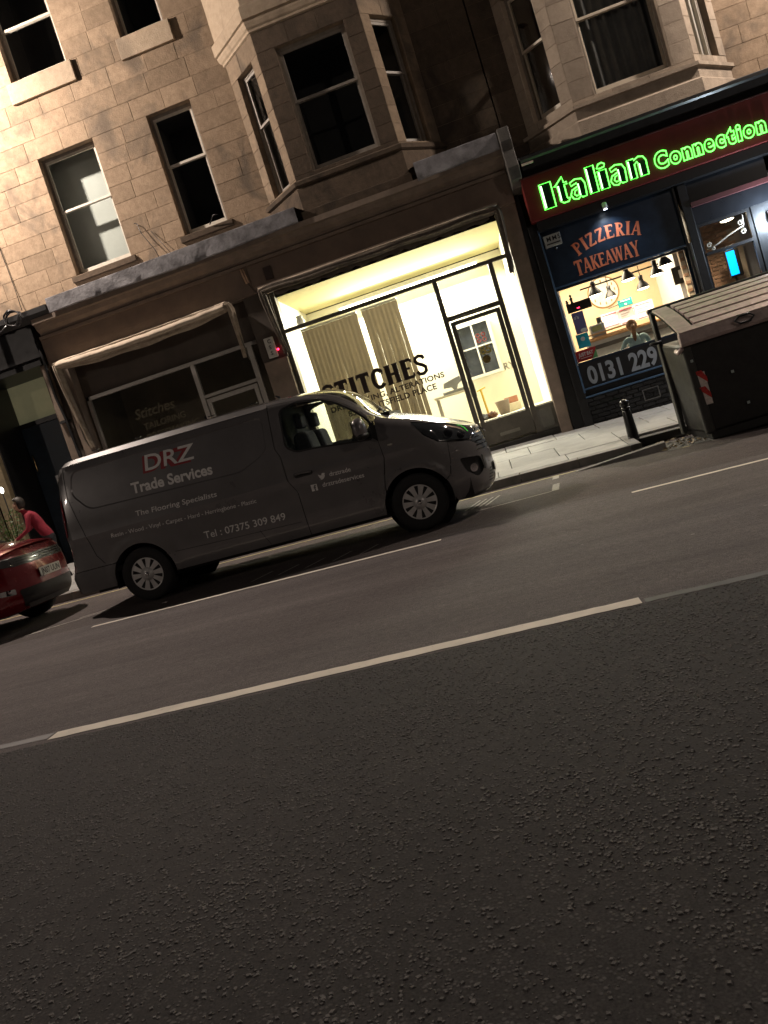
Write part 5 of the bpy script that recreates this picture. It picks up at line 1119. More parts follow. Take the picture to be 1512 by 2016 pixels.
M_trim = mat('black plastic trim', (.018,.018,.018), .55, var=.2, scale=20)
M_cglass = glass('van glass', (.72,.76,.74), .01)
M_ink2 = mat('van vinyl white', (.78,.76,.74), .5, var=.08, scale=25); M_vred = mat('van vinyl red', (.28,.012,.018), .5, var=.08, scale=25)
M_rub2 = mat('tyre rubber', (.016,.016,.016), .85, var=.2, scale=30, bump=.2)
M_silver = mat('silver wheel trim', (.6,.585,.57), .4, metal=.25, var=.12, scale=14)
M_chrome = mat('chrome', (.7,.7,.7), .12, metal=1.0, var=0)
def vpatch(name, outline, m, off=0, holes=(), loops=(), step=.06, both=True, rec=True, parent=van, smooth=True, thick=0):
    pv, pf = patch2d(outline, holes, loops, step)
    mb = MB(); mb.v = [(s, -(sidey(s, z, rec)+off), z) for s, z in pv]; mb.f = pf; mb.m = [0]*len(pf)
    me = mb.mesh(name, m, smooth)
    if loops: sharpen(me, 14)
    else:           # normals from the body's own curve, free of triangulation marks
        nn = []
        for v in me.vertices:
            s, z = v.co.x, v.co.z; h = .006
            ws = (sidey(min(s+h, Lf(z)-.001), z, False)-sidey(s-h, z, False))/(2*h); wz = (sidey(s, min(z+h, zsh(s)-.001), False)-sidey(s, z-h, False))/(2*h)
            nn.append(Vector((-ws, -1, -wz)).normalized())
        for p_ in me.polygons:
            if p_.normal.y > 0: p_.flip()
        me.update(); me.normals_split_custom_set_from_vertices(nn)
    o = obj(name, me, None, parent, local=True)
    if both:
        o2 = o.copy(); col.objects.link(o2); o2.scale = (1, -1, 1)
    return o
def rail(f, a, b, n, dz=0): return [(a+(b-a)*i/n, f(a+(b-a)*i/n)+dz) for i in range(n+1)]
def rear(z0, z1, n): return [(Rr(z0+(z1-z0)*i/n), z0+(z1-z0)*i/n) for i in range(n+1)]
def front(z0, z1, n, d=.004): return [(Lf(z0+(z1-z0)*i/n)-d, z0+(z1-z0)*i/n) for i in range(n+1)]
def arch(h, r, a0, a1, n=16): return [(h+r*math.cos(R(a0+(a1-a0)*i/n)), .335+r*math.sin(R(a0+(a1-a0)*i/n))) for i in range(n+1)]
g = .004
seam = [(2.985,1.93),(2.965,1.38),(3.01,1.28),(3.02,.98),(3.10,.82),(3.11,.29)]
vpatch('side_panel', rear(.575, 1.91, 14)+rail(zsh, .26, 2.985-g, 26, -.003)+[(s-g, z) for s, z in seam[1:]]+[(1.36,.29)]+arch(.968,.40,0,142)+[(.61,.575)], M_paint, loops=[RECESS, RECIN])
vpatch('rear_bumper', [(Rr(.29),.29)]+rear(.35,.567,5)+[(.60,.567)]+arch(.968,.40,145,180,5)+[(.55,.29)], mat('grey bumper plastic', (.12,.115,.115), .5, var=.1, scale=8))
DTOP = rail(zsh, 2.985, 4.12, 24, -.05)
WIN = rounded([(3.13,1.80),(3.35,1.845),(3.6,1.80),(3.8,1.705),(4.0,1.545),(4.13,1.40),(4.13,1.20),(3.43,1.285),(3.22,1.295),(3.11,1.37)], .05, 4)
vpatch('front_door', [(s+g, z) for s, z in ([(2.985,1.895)]+seam[1:])][::-1]+DTOP[1:]+[(4.185,1.33),(4.185,1.15),(4.20,.95),(4.13,.66)]+arch(4.466,.405,150,181,6)+[(4.055,.29)], M_paint, holes=[WIN])
vpatch('door_glass', WIN, M_cglass, off=-.012, step=.12)
fr_ = [(s+(s-3.6)*-.0, z) for s, z in WIN]
def ring(name, poly, w, m, off):       # band just outside a closed outline
    n = len(poly); cx = sum(p[0] for p in poly)/n; cz = sum(p[1] for p in poly)/n; out = []
    for i in range(n):
        a, b = poly[i-1], poly[(i+1) % n]; dx, dz = b[0]-a[0], b[1]-a[1]; L = math.hypot(dx, dz) or 1; nx, nz = dz/L, -dx/L
        if (poly[i][0]-cx)*nx+(poly[i][1]-cz)*nz < 0: nx, nz = -nx, -nz
        out.append((poly[i][0]+nx*w, poly[i][1]+nz*w))
    mb = MB()
    for i in range(n): mb.v += [(poly[i][0], -(sidey(*poly[i])+off), poly[i][1]), (out[i][0], -(sidey(*out[i])+off), out[i][1])]
    mb.f = [(2*i, 2*i+1, (2*i+3) % (2*n), (2*i+2) % (2*n)) for i in range(n)]; mb.m = [0]*n
    o = obj(name, mb, m, van, local=True, smooth=True); o2 = o.copy(); col.objects.link(o2); o2.scale = (1,-1,1); return o
ring('window_seal', WIN, .022, M_trim, .003)
vpatch('roof_rail', [(s, z+.004) for s, z in DTOP]+rail(zsh, 4.22, 2.985, 30, -.003), M_paint)
vpatch('quarter_glass', [(4.135,1.36),(4.19,1.40),(4.19,1.15),(4.135,1.20)], M_trim, off=.002)
HL = rounded([(4.60,1.255),(4.72,1.08),(4.86,.965),(5.22,.875),(5.285,.93),(5.26,1.02),(5.0,1.125)], .03, 3)
vpatch('front_wing', [(4.19,1.15),(4.2,1.40)]+rail(zsh, 4.225, 5.22, 24, -.003)+[(5.24,1.035),(5.0,1.135),(4.595,1.268),(4.71,1.075),(4.85,.955),(4.95,.93),(4.93,.70),(4.89,.55)]+arch(4.466,.405,26,146,18)+[(4.14,.66),(4.21,.95)], M_paint)
vpatch('headlight', HL, mat('headlight lens', (.05,.055,.06), .05, var=0, coat=1), off=.004, step=.04)
for c, rr_ in (((4.98,1.02), .055), ((5.12,.965), .045)):
    cir = [(c[0]+rr_*math.cos(i*.4488), c[1]+rr_*math.sin(i*.4488)) for i in range(14)]; vpatch('reflector', cir, M_chrome, off=.007, step=.05); 
    cir = [(c[0]+rr_*.62*math.cos(i*.5236), c[1]+rr_*.62*math.sin(i*.5236)) for i in range(12)]; vpatch('lamp_lens', cir, mat('dark lens', (.01,.01,.012), .05, var=0, coat=1), off=.012, step=.05)
vpatch('headlight_strip', [(4.86,.962),(5.22,.872),(5.225,.885),(4.86,.975)], M_chrome, off=.007, step=.05)
FOG = rounded([(5.03,.70),(5.27,.665),(5.285,.50),(5.2,.43),(5.08,.53)], .04, 4)
vpatch('front_bumper', [(4.955,.925),(5.20,.865)]+front(.70,.22,10)+[(5.05,.20),(4.90,.235),(4.875,.30)]+arch(4.466,.412,8,25,4)+[(4.90,.55),(4.935,.70)], M_paint, holes=[FOG])
vpatch('fog_recess', FOG, M_trim, off=-.05)
vpatch('fog_lamp', [(5.17+.045*math.cos(i*.5236), .545+.05*math.sin(i*.5236)) for i in range(12)], M_chrome, off=-.04, step=.04)
vpatch('fog_trim', [(5.285,.50),(5.30,.49),(5.30,.66),(5.285,.665)], M_chrome, off=.004, step=.05)
vpatch('grille', [(5.205,.868)]+front(.705,.995,8)[0:]+[(5.29,1.0),(5.285,.93),(5.23,.875)], M_trim, off=-.006, step=.05)
for k in range(5):
    z = .73+.05*k; a = 5.255+.004*k; vpatch('grille_bar', [(a,z)]+front(z,z+.016,2,.003)+[(a,z+.016)], M_chrome if k in (0, 4) else mat('gloss black bar', (.03,.03,.03), .15), off=.008, step=.05)
for k in range(5):
    z = .33+.035*k; vpatch('lower_grille_bar', [(5.30+.01*k,z)]+front(z,z+.014,2,.002)+[(5.30+.01*k,z+.014)], M_trim, off=.006, step=.05)
vpatch('chin_lip', [(4.92,.24)]+[(5.05,.205)]+front(.20,.235,2,.0)+[(5.1,.235)], M_trim, off=.012, step=.05)
# roof, windscreen, bonnet
def top(name, s0, s1, m, n=30, k=16, off=0, vmax=1.0):
    mb = MB()
    for i in range(n+1):
        s = s0+(s1-s0)*i/n; zz = zsh(s)-.002; ys = sidey(s, zz-.002, False)
        for j in range(k+1):
            v = (-1+2*j/k)*vmax; mb.v.append((s, v*ys, zz+crown(s)*(1-v*v)**.8+off))
    for i in range(n):
        for j in range(k): q = i*(k+1)+j; mb.f.append((q, q+1, q+k+2, q+k+1)); mb.m.append(0)
    return obj(name, mb, m, van, local=True, smooth=True)
top('roof', .245, 3.60, M_paint); top('windscreen', 3.60, 4.27, M_cglass, 14, vmax=.93); top('bonnet', 4.27, 5.395, M_paint, 30)
for sg in (-1, 1):
    mb = MB()
    for i in range(15):
        s = 3.6+.67*i/14; zz = zsh(s)-.002; ys = sidey(s, zz-.002, False)
        for v in (.93, 1.0): mb.v.append((s, sg*v*ys, zz+crown(s)*(1-v*v)**.8+.002))
    mb.f = [(2*i,2*i+1,2*i+3,2*i+2) for i in range(14)]; mb.m = [0]*14; obj('pillar', mb, M_paint, van, local=True, smooth=True)
for a, b in ((-.55,.0),(.1,.62)): obj('wiper', MB().tube([(4.30,a,1.475),(4.22,(a+b)/2,1.55),(4.20,b,1.53)], .012, 6), M_trim, van, local=True)
obj('scuttle', MB().box(4.26,4.36,-.62,.62,1.36,1.462), M_trim, van, local=True)
# rear face
mb = MB(); zs_ = [.30+(1.92-.30)*i/16 for i in range(17)]
for z in zs_:
    w = sidey(Rr(z)+.001, z, False); mb.v += [(Rr(z), w*v/6, z) for v in range(-6, 7)]
for i in range(16):
    for j in range(12): q = i*13+j; mb.f.append((q,q+1,q+14,q+13)); mb.m.append(0)
obj('rear_door', mb, M_paint, van, local=True, smooth=True)
M_tail = mat('tail lamp red', (.22,.012,.016), .12, var=.15, scale=30, coat=1)
for sg in (-1, 1):
    mb = MB()
    for i in range(9):
        z = 1.03+.46*i/8
        for d in (-.004, .03, .065-.004*abs(i-4)): s = Rr(z)+max(d, 0); mb.v.append((s-(.012 if d < 0 else .0), sg*(sidey(s, z, False)+(.009 if d > 0 else -.03)), z))
    mb.f = [(3*i+j,3*i+j+1,3*i+j+4,3*i+j+3) for i in range(8) for j in range(2)]; mb.m = [0]*16
    obj('tail_lamp', mb, M_tail, van, local=True, smooth=True)
obj('underbody', MB().box(.2,5.1,-.74,.74,.24,.46), M_trim, van, local=True)
obj('load_floor', MB().box(.2,3.05,-.86,.86,.46,.52), M_trim, van, local=True)
bh = [.5+.105*i for i in range(14)]
obj('bulkhead', MB().prism([(-(sidey(3.04,z,False)-.07), z) for z in bh]+[(sidey(3.04,z,False)-.07, z) for z in bh[::-1]], 3.02, 3.06, 'yz'), mat('dark van lining', (.008,.008,.008), .9), van, local=True)
for hs in (.968, 4.466):
    for sg in (-1, 1):
        mb = MB(); n = 20
        for i in range(n+1):
            a = R(-12+204*i/n); mb.v += [(hs+.415*math.cos(a), sg*.925, .335+.415*math.sin(a)), (hs+.415*math.cos(a), sg*.62, .335+.415*math.sin(a))]
        mb.f = [(2*i,2*i+1,2*i+3,2*i+2) for i in range(n)]; mb.m = [0]*n; mb.add([(hs+.43*math.cos(i*.3142), sg*.62, .335+.43*math.sin(i*.3142)) for i in range(20)], [tuple(range(20))]); obj('wheel_arch_liner', mb, mat('arch liner', (.006,.006,.006), .9), van, local=True, smooth=True)
        # wheel: tyre, slotted trim, hub cap
        W = MB().lathe([(.20,.90),(.215,.915),(.29,.925),(.325,.91),(.337,.88),(.337,.74),(.32,.70),(.2,.70)], 40, (0,0,0), 'y'); W.v = [(p[0], p[1]*sg, p[2]) for p in W.v]
        wo_ = obj('wheel', W, M_rub2, van, local=True, loc=(hs,0,.337), smooth=True)
        D = MB().lathe([(.001,.86),(.205,.86)], 30, (0,0,0), 'y'); D.v = [(p[0], p[1]*sg, p[2]) for p in D.v]; obj('rim', D, M_black, wo_, sub=True)
        C = MB().lathe([(.188,.895),(.196,.905),(.212,.906),(.216,.895)], 40, (0,0,0), 'y'); C.lathe([(.001,.925),(.035,.925),(.045,.918),(.085,.905),(.085,.88)], 24, (0,0,0), 'y')
        for k in range(10):
            a = k*R(36); ca, sa = math.cos(a), math.sin(a)
            pts = []
            for rr_, hw, yy in ((.07,.022,.905),(.13,.027,.902),(.2,.038,.90)):
                pts += [(rr_*ca-hw*sa, yy, rr_*sa+hw*ca), (rr_*ca+hw*sa, yy, rr_*sa-hw*ca)]
            b_ = len(C.v); C.v += pts; C.f += [(b_,b_+1,b_+3,b_+2),(b_+2,b_+3,b_+5,b_+4)]; C.m += [0,0]
        C.v = [(p[0], p[1]*sg, p[2]) for p in C.v]; obj('wheel_trim', C, M_silver, wo_, sub=True, smooth=True)
        B_ = MB().lathe([(.001,.932),(.02,.931),(.028,.926)], 16, (0,0,0), 'y'); B_.v = [(p[0], p[1]*sg, p[2]) for p in B_.v]; obj('hub_badge', B_, M_chrome, wo_, sub=True, smooth=True)
# door furniture, mirrors, aerial, cab
hd = MB()
vpatch('handle_recess', rounded([(3.10,1.045),(3.34,1.03),(3.335,.985),(3.12,.985)], .03, 4), M_trim, off=.003, step=.05)
obj('door_handle', MB().tube([(3.12,-.965,1.025),(3.2,-.99,1.035),(3.33,-.968,1.02)], .014, 8), M_paint, van, local=True, smooth=True)
for sg in (-1, 1):
    mi = MB().ico((0,0,0),(.095,.12,.135),16,10); mi.v = [(p[0]+(.03 if p[0] > 0 else 0)*abs(p[2])*3, p[1], p[2]*(1.0 if p[2] > 0 else .95)) for p in mi.v]; mi.v = [(4.02+max(-.055,p[0]), sg*(1.06)+p[1], 1.335+p[2]) for p in mi.v]
    mo_ = obj('door_mirror', mi, M_paint, van, local=True, smooth=True)
    ml = MB().ico((4.04, sg*1.06, 1.255),(.085,.118,.045),16,8); obj('mirror_base', ml, M_trim, mo_, sub=True, smooth=True)
    obj('mirror_arm', MB().tube([(4.09,sg*.88,1.25),(4.06,sg*1.0,1.27)], .035, 8), M_trim, mo_, sub=True, smooth=True)
    obj('mirror_glass', MB().box(3.957,3.963, sg*1.06-.085, sg*1.06+.085, 1.26, 1.44), M_chrome, mo_, sub=True)
obj('side_repeater', MB().ico((4.31,-.952,1.075),(.035,.012,.013)), mat('repeater lens', (.4,.38,.34), .15), van, local=True, smooth=True)
obj('aerial', MB().tube([(3.05,-.3,1.99),(3.0,-.3,2.03)], [.02,.008], 8), M_trim, van, local=True)
for i, s in enumerate((.62,1.2,2.2,2.75)): obj('roof_fixing', MB().box(s,s+.09,-.66,-.63,1.985,1.995), M_trim, van, local=True)
obj('dashboard', MB().prism([(3.95,.75),(4.35,.75),(4.33,1.36),(4.1,1.34),(3.98,1.2)], -.82, .82), M_trim, van, local=True)
for yy in (-.42, .38):
    se = MB().prism([(3.2,.75),(3.75,.75),(3.78,.92),(3.42,.93),(3.33,1.5),(3.22,1.52),(3.14,1.45)], yy-.24, yy+.24); s_o = obj('seat', se, mat('grey cloth seat', (.07,.07,.075), .9, var=.3, scale=40), van, local=True, bevel=.04)
    obj('headrest', MB().box(3.19,3.29,yy-.13,yy+.13,1.55,1.74), mat('grey cloth seat', (.07,.07,.075), .9), s_o, sub=True, bevel=.03)
swr = Matrix.Rotation(R(-62), 3, 'Y'); sw = MB().tube([swr @ Vector((.185*math.cos(i/24*6.283), .185*math.sin(i/24*6.283), 0)) for i in range(24)], .016, 8, closed=True); sw.tube([swr @ Vector((-.18,0,0)), swr @ Vector((.18,0,0))], .014, 6); sw.tube([swr @ Vector((0,-.18,0)), swr @ Vector((0,.18,0))], .014, 6)
sw.v = [(p[0]+3.86, p[1]-.42, p[2]+1.26) for p in sw.v]; obj('steering_wheel', sw, M_trim, van, local=True, smooth=True)
# body seams
def seamline(pts, w=.005, name='seam', off=.0015):
    p = dens(pts, .05, False)+[pts[-1]]; mb = MB()
    for i, q in enumerate(p):
        a = p[max(i-1,0)]; b = p[min(i+1,len(p)-1)]; dx, dz = b[0]-a[0], b[1]-a[1]; L = math.hypot(dx,dz) or 1
        for k in (1,-1): s, z = q[0]-dz/L*w*k, q[1]+dx/L*w*k; mb.v.append((s, -(sidey(s,z)+off), z))
    mb.f = [(2*i,2*i+1,2*i+3,2*i+2) for i in range(len(p)-1)]; mb.m = [0]*len(mb.f); return obj(name, mb, M_trim, van, local=True)
seamline([(.26,1.86),(.25,1.5),(.36,1.0),(.42,.72),(.50,.60)]); seamline([(1.42,.52),(2.0,.5),(3.05,.47)], .003); seamline([(2.52,.5),(2.6,.30)], .003); seamline([(.36,1.885),(2.9,1.875)], .004)
# lettering on the side, on the panel's own curve
TI = R(-1.6)
def vtext(s, h, x, z, w, m, bold=0, off=.003, shear=0, name='lettering', spacing=1.0, tilt=TI):
    t = text_mb(s, h, bold=bold, shear=shear, width=w, spacing=spacing); ct, sn = math.cos(tilt), math.sin(tilt)
    def fn(p):
        S = x+p[0]*ct-p[2]*sn; Z = z+p[0]*sn+p[2]*ct; return (S, -(sidey(S, Z)+off), Z)
    return [obj(name, place(q, fn), m, van, local=True) for q in words(t, h*.33)]
vtext('DRZ', .185, 1.285, 1.545, .67, M_vred, bold=.05, off=.002, shear=.1); vtext('DRZ', .185, 1.32, 1.56, .67, M_ink2, bold=.012, off=.004, shear=.1)
vtext('Trade Services', .125, 1.09, 1.335, 1.06, M_ink2, bold=.03); vtext('The Flooring Specialists', .062, 1.07, 1.06, 1.06, M_ink2, bold=.008, shear=.08)
vtext('Resin - Wood - Vinyl - Carpet - Hard - Herringbone - Plastic', .05, .68, .885, 1.9, M_ink2, bold=.004, shear=.08); vtext('Tel : 07375 309 849', .085, 1.83, .575, 1.04, M_ink2, bold=.006)
vtext('drztrade', .052, 3.525, .905, .26, M_ink2, bold=.01); vtext('drztradeservices', .052, 3.41, .805, .51, M_ink2, bold=.01)
def vshape(name, pts, m, off=.003): 
    pv, pf = patch2d(pts, step=.05); mb = MB(); mb.v = [(s, -(sidey(s,z)+off), z) for s,z in pv]; mb.f = pf; mb.m = [0]*len(pf); return obj(name, mb, m, van, local=True)
bird = [(0,.18),(.2,.1),(.36,.13),(.3,.2),(.22,.25),(.3,.27),(.2,.35),(.13,.44),(.22,.43),(.1,.55),(.1,.64),(.17,.61),(.08,.76),(.1,.9),(.3,.72),(.5,.65),(.5,.78),(.58,.9),(.7,.95),(.82,.9),(.95,.94),(.89,.83),(1,.83),(.9,.72),(.88,.5),(.78,.3),(.6,.14),(.38,.06),(.18,.08)]
vshape('bird_emblem', [(3.385+p[0]*.095, .885+p[1]*.085) for p in bird], M_ink2)
vshape('square_emblem', [(3.27,.785),(3.345,.783),(3.345,.862),(3.27,.865)], M_ink2); vtext('f', .062, 3.30, .788, .032, M_paint, bold=.04, off=.0045, name='emblem_letter', tilt=0)
random.seed(12); wd = MB()
for i in range(130):       # metal beads added on the nose to imitate lamp glints
    s, z = random.uniform(4.75,5.38), random.uniform(.45,1.12)
    if z > zsh(s)-.02 or s > Lf(z)-.012 or math.hypot(s-4.466, z-.335) < .43: continue
    r_ = random.uniform(.002,.005); wd.ico((s, -(sidey(s,z)+.004), z), (r_,r_*.7,r_), 6, 4)
dr_ = obj('glint_beads', wd, mat('glint bead', (.8,.8,.8), .05, metal=.9, var=0), van, local=True, smooth=True); dr_['kind'] = 'stuff'
pl = obj('number_plate', MB().box(5.398,5.404,-.26,.26,.42,.53), mat('white plate', (.75,.75,.72), .4), van, local=True)

# ================================================================== RED CAR (nose of it, the rest runs out of frame)
car = thing('red_car', 'red sports utility car parked nose up behind the grey van at the left edge', 'car', (-6.42, 10.55, zg(-6.42)), rot=(0, R(2.0), 0)); car.scale = (1, 1, 1.07)
M_cred = mat('red car paint', (.22,.008,.014), .25, metal=.3, var=.04, coat=1)
# local frame: x = 0 at the nose, negative rearwards; y = 0 centre
def cf(y, z):      # nose surface
    k = abs(y)/.95
    return -.02-.32*k**3.2-.10*max(0,(z-.62)/.35)**2-.12*max(0,(.42-z)/.2)**2
def cpatch(name, poly, m, off=0, step=.06, both=False, parent=car):
    pv, pf = patch2d(poly, step=step); mb = MB(); mb.v = [(cf(y,z)+off, y, z) for y,z in pv]; mb.f = pf; mb.m = [0]*len(pf); o = obj(name, mb, m, parent, local=True, smooth=True)
    if both: o2 = o.copy(); col.objects.link(o2); o2.scale = (1,-1,1)
    return o
cpatch('front_bumper', [(-.93,.24),(.93,.24),(.95,.5),(.94,.78),(.88,.93),(.5,.98),(-.5,.98),(-.88,.93),(-.94,.78),(-.95,.5)], M_cred)
cpatch('grille', rounded([(-.62,.79),(.62,.79),(.66,.90),(-.66,.90)], .03), M_black, .008)
for k in range(3): cpatch('grille_bar', [(-.55,.81+.03*k),(.55,.81+.03*k),(.55,.822+.03*k),(-.55,.822+.03*k)], mat('gloss black bar', (.03,.03,.03), .15), .016)
cpatch('headlight', rounded([(.60,.79),(.86,.83),(.90,.92),(.64,.905)], .02), mat('headlight lens', (.05,.055,.06), .05, coat=1), .01, both=True)
cpatch('daylight_strip', [(.62,.895),(.88,.91),(.885,.925),(.62,.908)], M_chrome, .016, both=True)
cpatch('lower_intake', rounded([(-.6,.28),(.6,.28),(.66,.50),(-.66,.50)], .05), M_black, .008)
cpatch('fog_lamp', rounded([(.70,.46),(.88,.48),(.87,.54),(.70,.53)], .02), M_chrome, .012, both=True)
cpatch('skid_plate', [(-.5,.25),(.5,.25),(.55,.31),(-.55,.31)], mat('grey bumper plastic', (.12,.115,.115), .5), .014)
cp_ = obj('number_plate', MB().box(.0,.008,-.26,.26,.575,.69), mat('white plate', (.75,.75,.72), .4), car, local=True)
pt = text_mb('JN07 UUN', .075, bold=.02, width=.46); place(pt, lambda p: (.0095, -.23+p[0], .595+p[2])); obj('plate_lettering', pt, M_black, cp_, sub=True)
bn = MB()
for i in range(17):
    t = i/16; xx = -.10-1.05*t
    for j in range(13):
        v = -1+j/6; y = v*(.90-.06*(1-t)); z = .965+.14*t**.7+.045*(1-v*v)-.05*abs(v)**6
        bn.v.append((xx-.24*abs(v)**3.2*(1-t), y, z))
for i in range(16):
    for j in range(12): q = i*13+j; bn.f.append((q,q+1,q+14,q+13)); bn.m.append(0)
obj('bonnet', bn, M_cred, car, local=True, smooth=True)
for sg in (-1,1):
    mb = MB()
    secs = [(-.34,.24,.93,.95),(-.45,.75,.98,.965),(-.8,.80,1.02,.965),(-1.15,.72,1.06,.955),(-1.3,.25,1.08,.955),(-2.6,.25,1.12,.955),(-3.2,.75,1.14,.955),(-3.6,.8,1.15,.95),(-4.0,.5,1.14,.93),(-4.3,.4,1.05,.85)]
    for (xx, zb, zt, w) in secs:
        for j in range(6): u = j/5; mb.v.append((xx, sg*(w-.06*u**5), zb+(zt-zb)*u))
    n = 6
    for i in range(len(secs)-1):
        for j in range(5): q = i*n+j; mb.f.append((q,q+n,q+n+1,q+1)); mb.m.append(0)
    obj('side_body', mb, M_cred, car, local=True, smooth=True)
    for xx in (-.88, -3.5):
        w_ = MB().lathe([(.2,.82),(.22,.90),(.33,.92),(.36,.88),(.36,.70),(.2,.70)], 28, (0,0,0), 'y'); w_.v = [(p[0],p[1]*sg,p[2]) for p in w_.v]; wh = obj('wheel', w_, M_rub2, car, local=True, loc=(xx,0,.36), smooth=True)
        w_ = MB().lathe([(.001,.86),(.215,.86)], 20, (0,0,0), 'y'); w_.v = [(p[0],p[1]*sg,p[2]) for p in w_.v]; obj('rim', w_, M_silver, wh, sub=True)
obj('cabin', MB().hexa([(-1.0,-.88,1.09),(-1.0,.88,1.09),(-4.25,.85,1.1),(-4.25,-.85,1.1),(-2.0,-.66,1.62),(-2.0,.66,1.62),(-3.9,.64,1.6),(-3.9,-.64,1.6)]), mat('dark car glass', (.012,.012,.014), .06), car, local=True, bevel=.05)
obj('roof', MB().hexa([(-1.95,-.67,1.6),(-1.95,.67,1.6),(-3.95,.65,1.58),(-3.95,-.65,1.58),(-2.1,-.6,1.66),(-2.1,.6,1.66),(-3.85,.58,1.64),(-3.85,-.58,1.64)]), M_cred, car, local=True, bevel=.03)
obj('underbody', MB().box(-4.2,-.3,-.8,.8,.22,.9), M_trim, car, local=True)

# ================================================================== BIN AND BOLLARD
M_bin = mat('black bin plastic', (.009,.009,.0085), .5, c2=(.018,.018,.016), scale=6, bump=.15, bscale=20)
M_steel = mat('galvanised lid', (.58,.47,.44), .4, metal=.25, c2=(.38,.31,.29), scale=7, bump=.3, bscale=18)
bx0, bx1, by0, by1 = 2.52, 4.42, 11.2, 12.6
bn_ = thing('communal_bin', 'large black communal rubbish bin with a slatted metal lid at the right edge', 'bin', ((bx0+bx1)/2, (by0+by1)/2, zg(3.4)))
zb = zg(3.4)
body = MB().hexa([(bx0+.06,by0+.10,zb+.14),(bx1-.06,by0+.10,zb+.14),(bx1-.06,by1-.08,zb+.14),(bx0+.06,by1-.08,zb+.14),(bx0,by0,zb+1.33),(bx1,by0,zb+1.33),(bx1,by1,zb+1.42),(bx0,by1,zb+1.42)])
obj('body', body, M_bin, bn_, bevel=.03)
obj('skirt', MB().box(bx0+.1,bx1-.1,by0+.14,by1-.12,zb+.02,zb+.2), M_bin, bn_, bevel=.02)
obj('side_flange', MB().box(bx0-.03,bx0+.03,by1-.22,by1-.06,zb+.1,zb+1.9), mat('grey worn plastic', (.035,.035,.031), .6, var=.3, scale=9), bn_, bevel=.012)
obj('corner_edge', MB().hexa([(bx0+.03,by0+.07,zb+.12),(bx0+.15,by0+.07,zb+.12),(bx0+.15,by0+.2,zb+.12),(bx0+.03,by0+.2,zb+.12),(bx0-.015,by0-.02,zb+1.30),(bx0+.10,by0-.02,zb+1.30),(bx0+.10,by0+.1,zb+1.30),(bx0-.015,by0+.1,zb+1.30)]), mat('grey worn plastic', (.07,.07,.062), .6), bn_, bevel=.03)
# lid: sloped deck with raised slats, lip, end cap, hinge bar
def lp(x, t, up=0): y = by0-.04+t*1.22; z = zb+1.47+t*.42+.05*math.sin(math.pi*t*.9); return (x, y-up*.33, z+up)
ld = MB(); n = 10
for i in range(n+1):
    for x in (bx0-.02, bx0+.02, bx1): ld.v.append(lp(x, i/n, -.02 if x < bx0 else 0))
ld.f = [(3*i+j,3*i+j+1,3*i+j+4,3*i+j+3) for i in range(n) for j in range(2)]; ld.m = [0]*len(ld.f)
lid = obj('lid', ld, mat('dark lid', (.012,.011,.01), .5, metal=.3, var=.2), bn_, smooth=True)
def lslat(name, x0, x1, t0, t1, h, m, parent=bn_):
    k = 4; mb = MB()
    for i in range(k+1):
        t = t0+(t1-t0)*i/k; mb.v += [lp(x0,t,h), lp(x1,t,h), lp(x0,t,0), lp(x1,t,0)]
    for i in range(k): a = 4*i; mb.f += [(a,a+1,a+5,a+4),(a,a+4,a+6,a+2),(a+1,a+3,a+7,a+5)]
    mb.f += [(0,2,3,1),(4*k,4*k+1,4*k+3,4*k+2)]; mb.m = [0]*len(mb.f); return obj(name, mb, m, parent)
for i in range(5): lslat('lid_slat', bx0+.23, bx1-.05, .10+.165*i, .10+.165*i+.122, .035, M_steel)
lslat('lid_end', bx0-.01, bx0+.19, .06, .95, .024, M_steel); lslat('lid_front_edge', bx0-.01, bx1, -.03, .07, .03, M_steel)
lip = MB().prism([(by0-.06,zb+1.30),(by0-.09,zb+1.34),(by0-.085,zb+1.46),(by0-.03,zb+1.49),(by0+.02,zb+1.45),(by0+.02,zb+1.30)], bx0-.02, bx1, 'yz'); obj('front_lip', lip, M_steel, bn_, bevel=.01)
obj('back_rim', MB().box(bx0-.05,bx1,by1-.18,by1-.08,zb+1.88,zb+1.95), M_bin, bn_, bevel=.02)
obj('handle', MB().tube([(3.18,by0-.12,zb+1.42),(3.24,by0-.14,zb+1.46),(3.36,by0-.14,zb+1.46),(3.42,by0-.12,zb+1.42),(3.36,by0-.13,zb+1.37),(3.24,by0-.13,zb+1.37)], .016, 8, closed=True), M_black, bn_, smooth=True)
obj('side_latch', MB().tube([(bx0-.02,by0-.02,zb+1.28),(bx0-.04,by0+.1,zb+1.24),(bx0-.03,by0+.25,zb+1.27)], .03, 8), M_steel, bn_, smooth=True)
obj('side_pin', MB().tube([(bx0-.16,by1-.3,zb+1.46),(bx0,by1-.3,zb+1.46)], .025, 8), M_black, bn_, smooth=True)
def bf(x, z): t = (z-zb-.14)/1.19; return by0+.10-.10*t-.024
chv = MB()
def chev(mb, pts, off=0): mb.add([(x, bf(x,z)-off, z) for x,z in pts], [tuple(range(len(pts)))])
cx0, cx1, cz0, cz1 = 2.60, 2.72, zb+.50, zb+.93
chev(chv, [(cx0,cz0),(cx1,cz0),(cx1-.015,cz1),(cx0-.015,cz1)]); ck = obj('chevron_sticker', chv, mat('white sticker', (.62,.55,.5), .5, var=.25, scale=25), bn_)
for i in range(2):
    z = cz0+.04+i*.21; rd = MB(); chev(rd, [(cx0,z+.16),(cx1,z+.03),(cx1,z+.10),(cx0+.07,z+.2),(cx0,z+.2)], .003); obj('red_stripe', rd, mat('red sticker', (.5,.03,.025), .5, var=.3, scale=30), ck, sub=True)
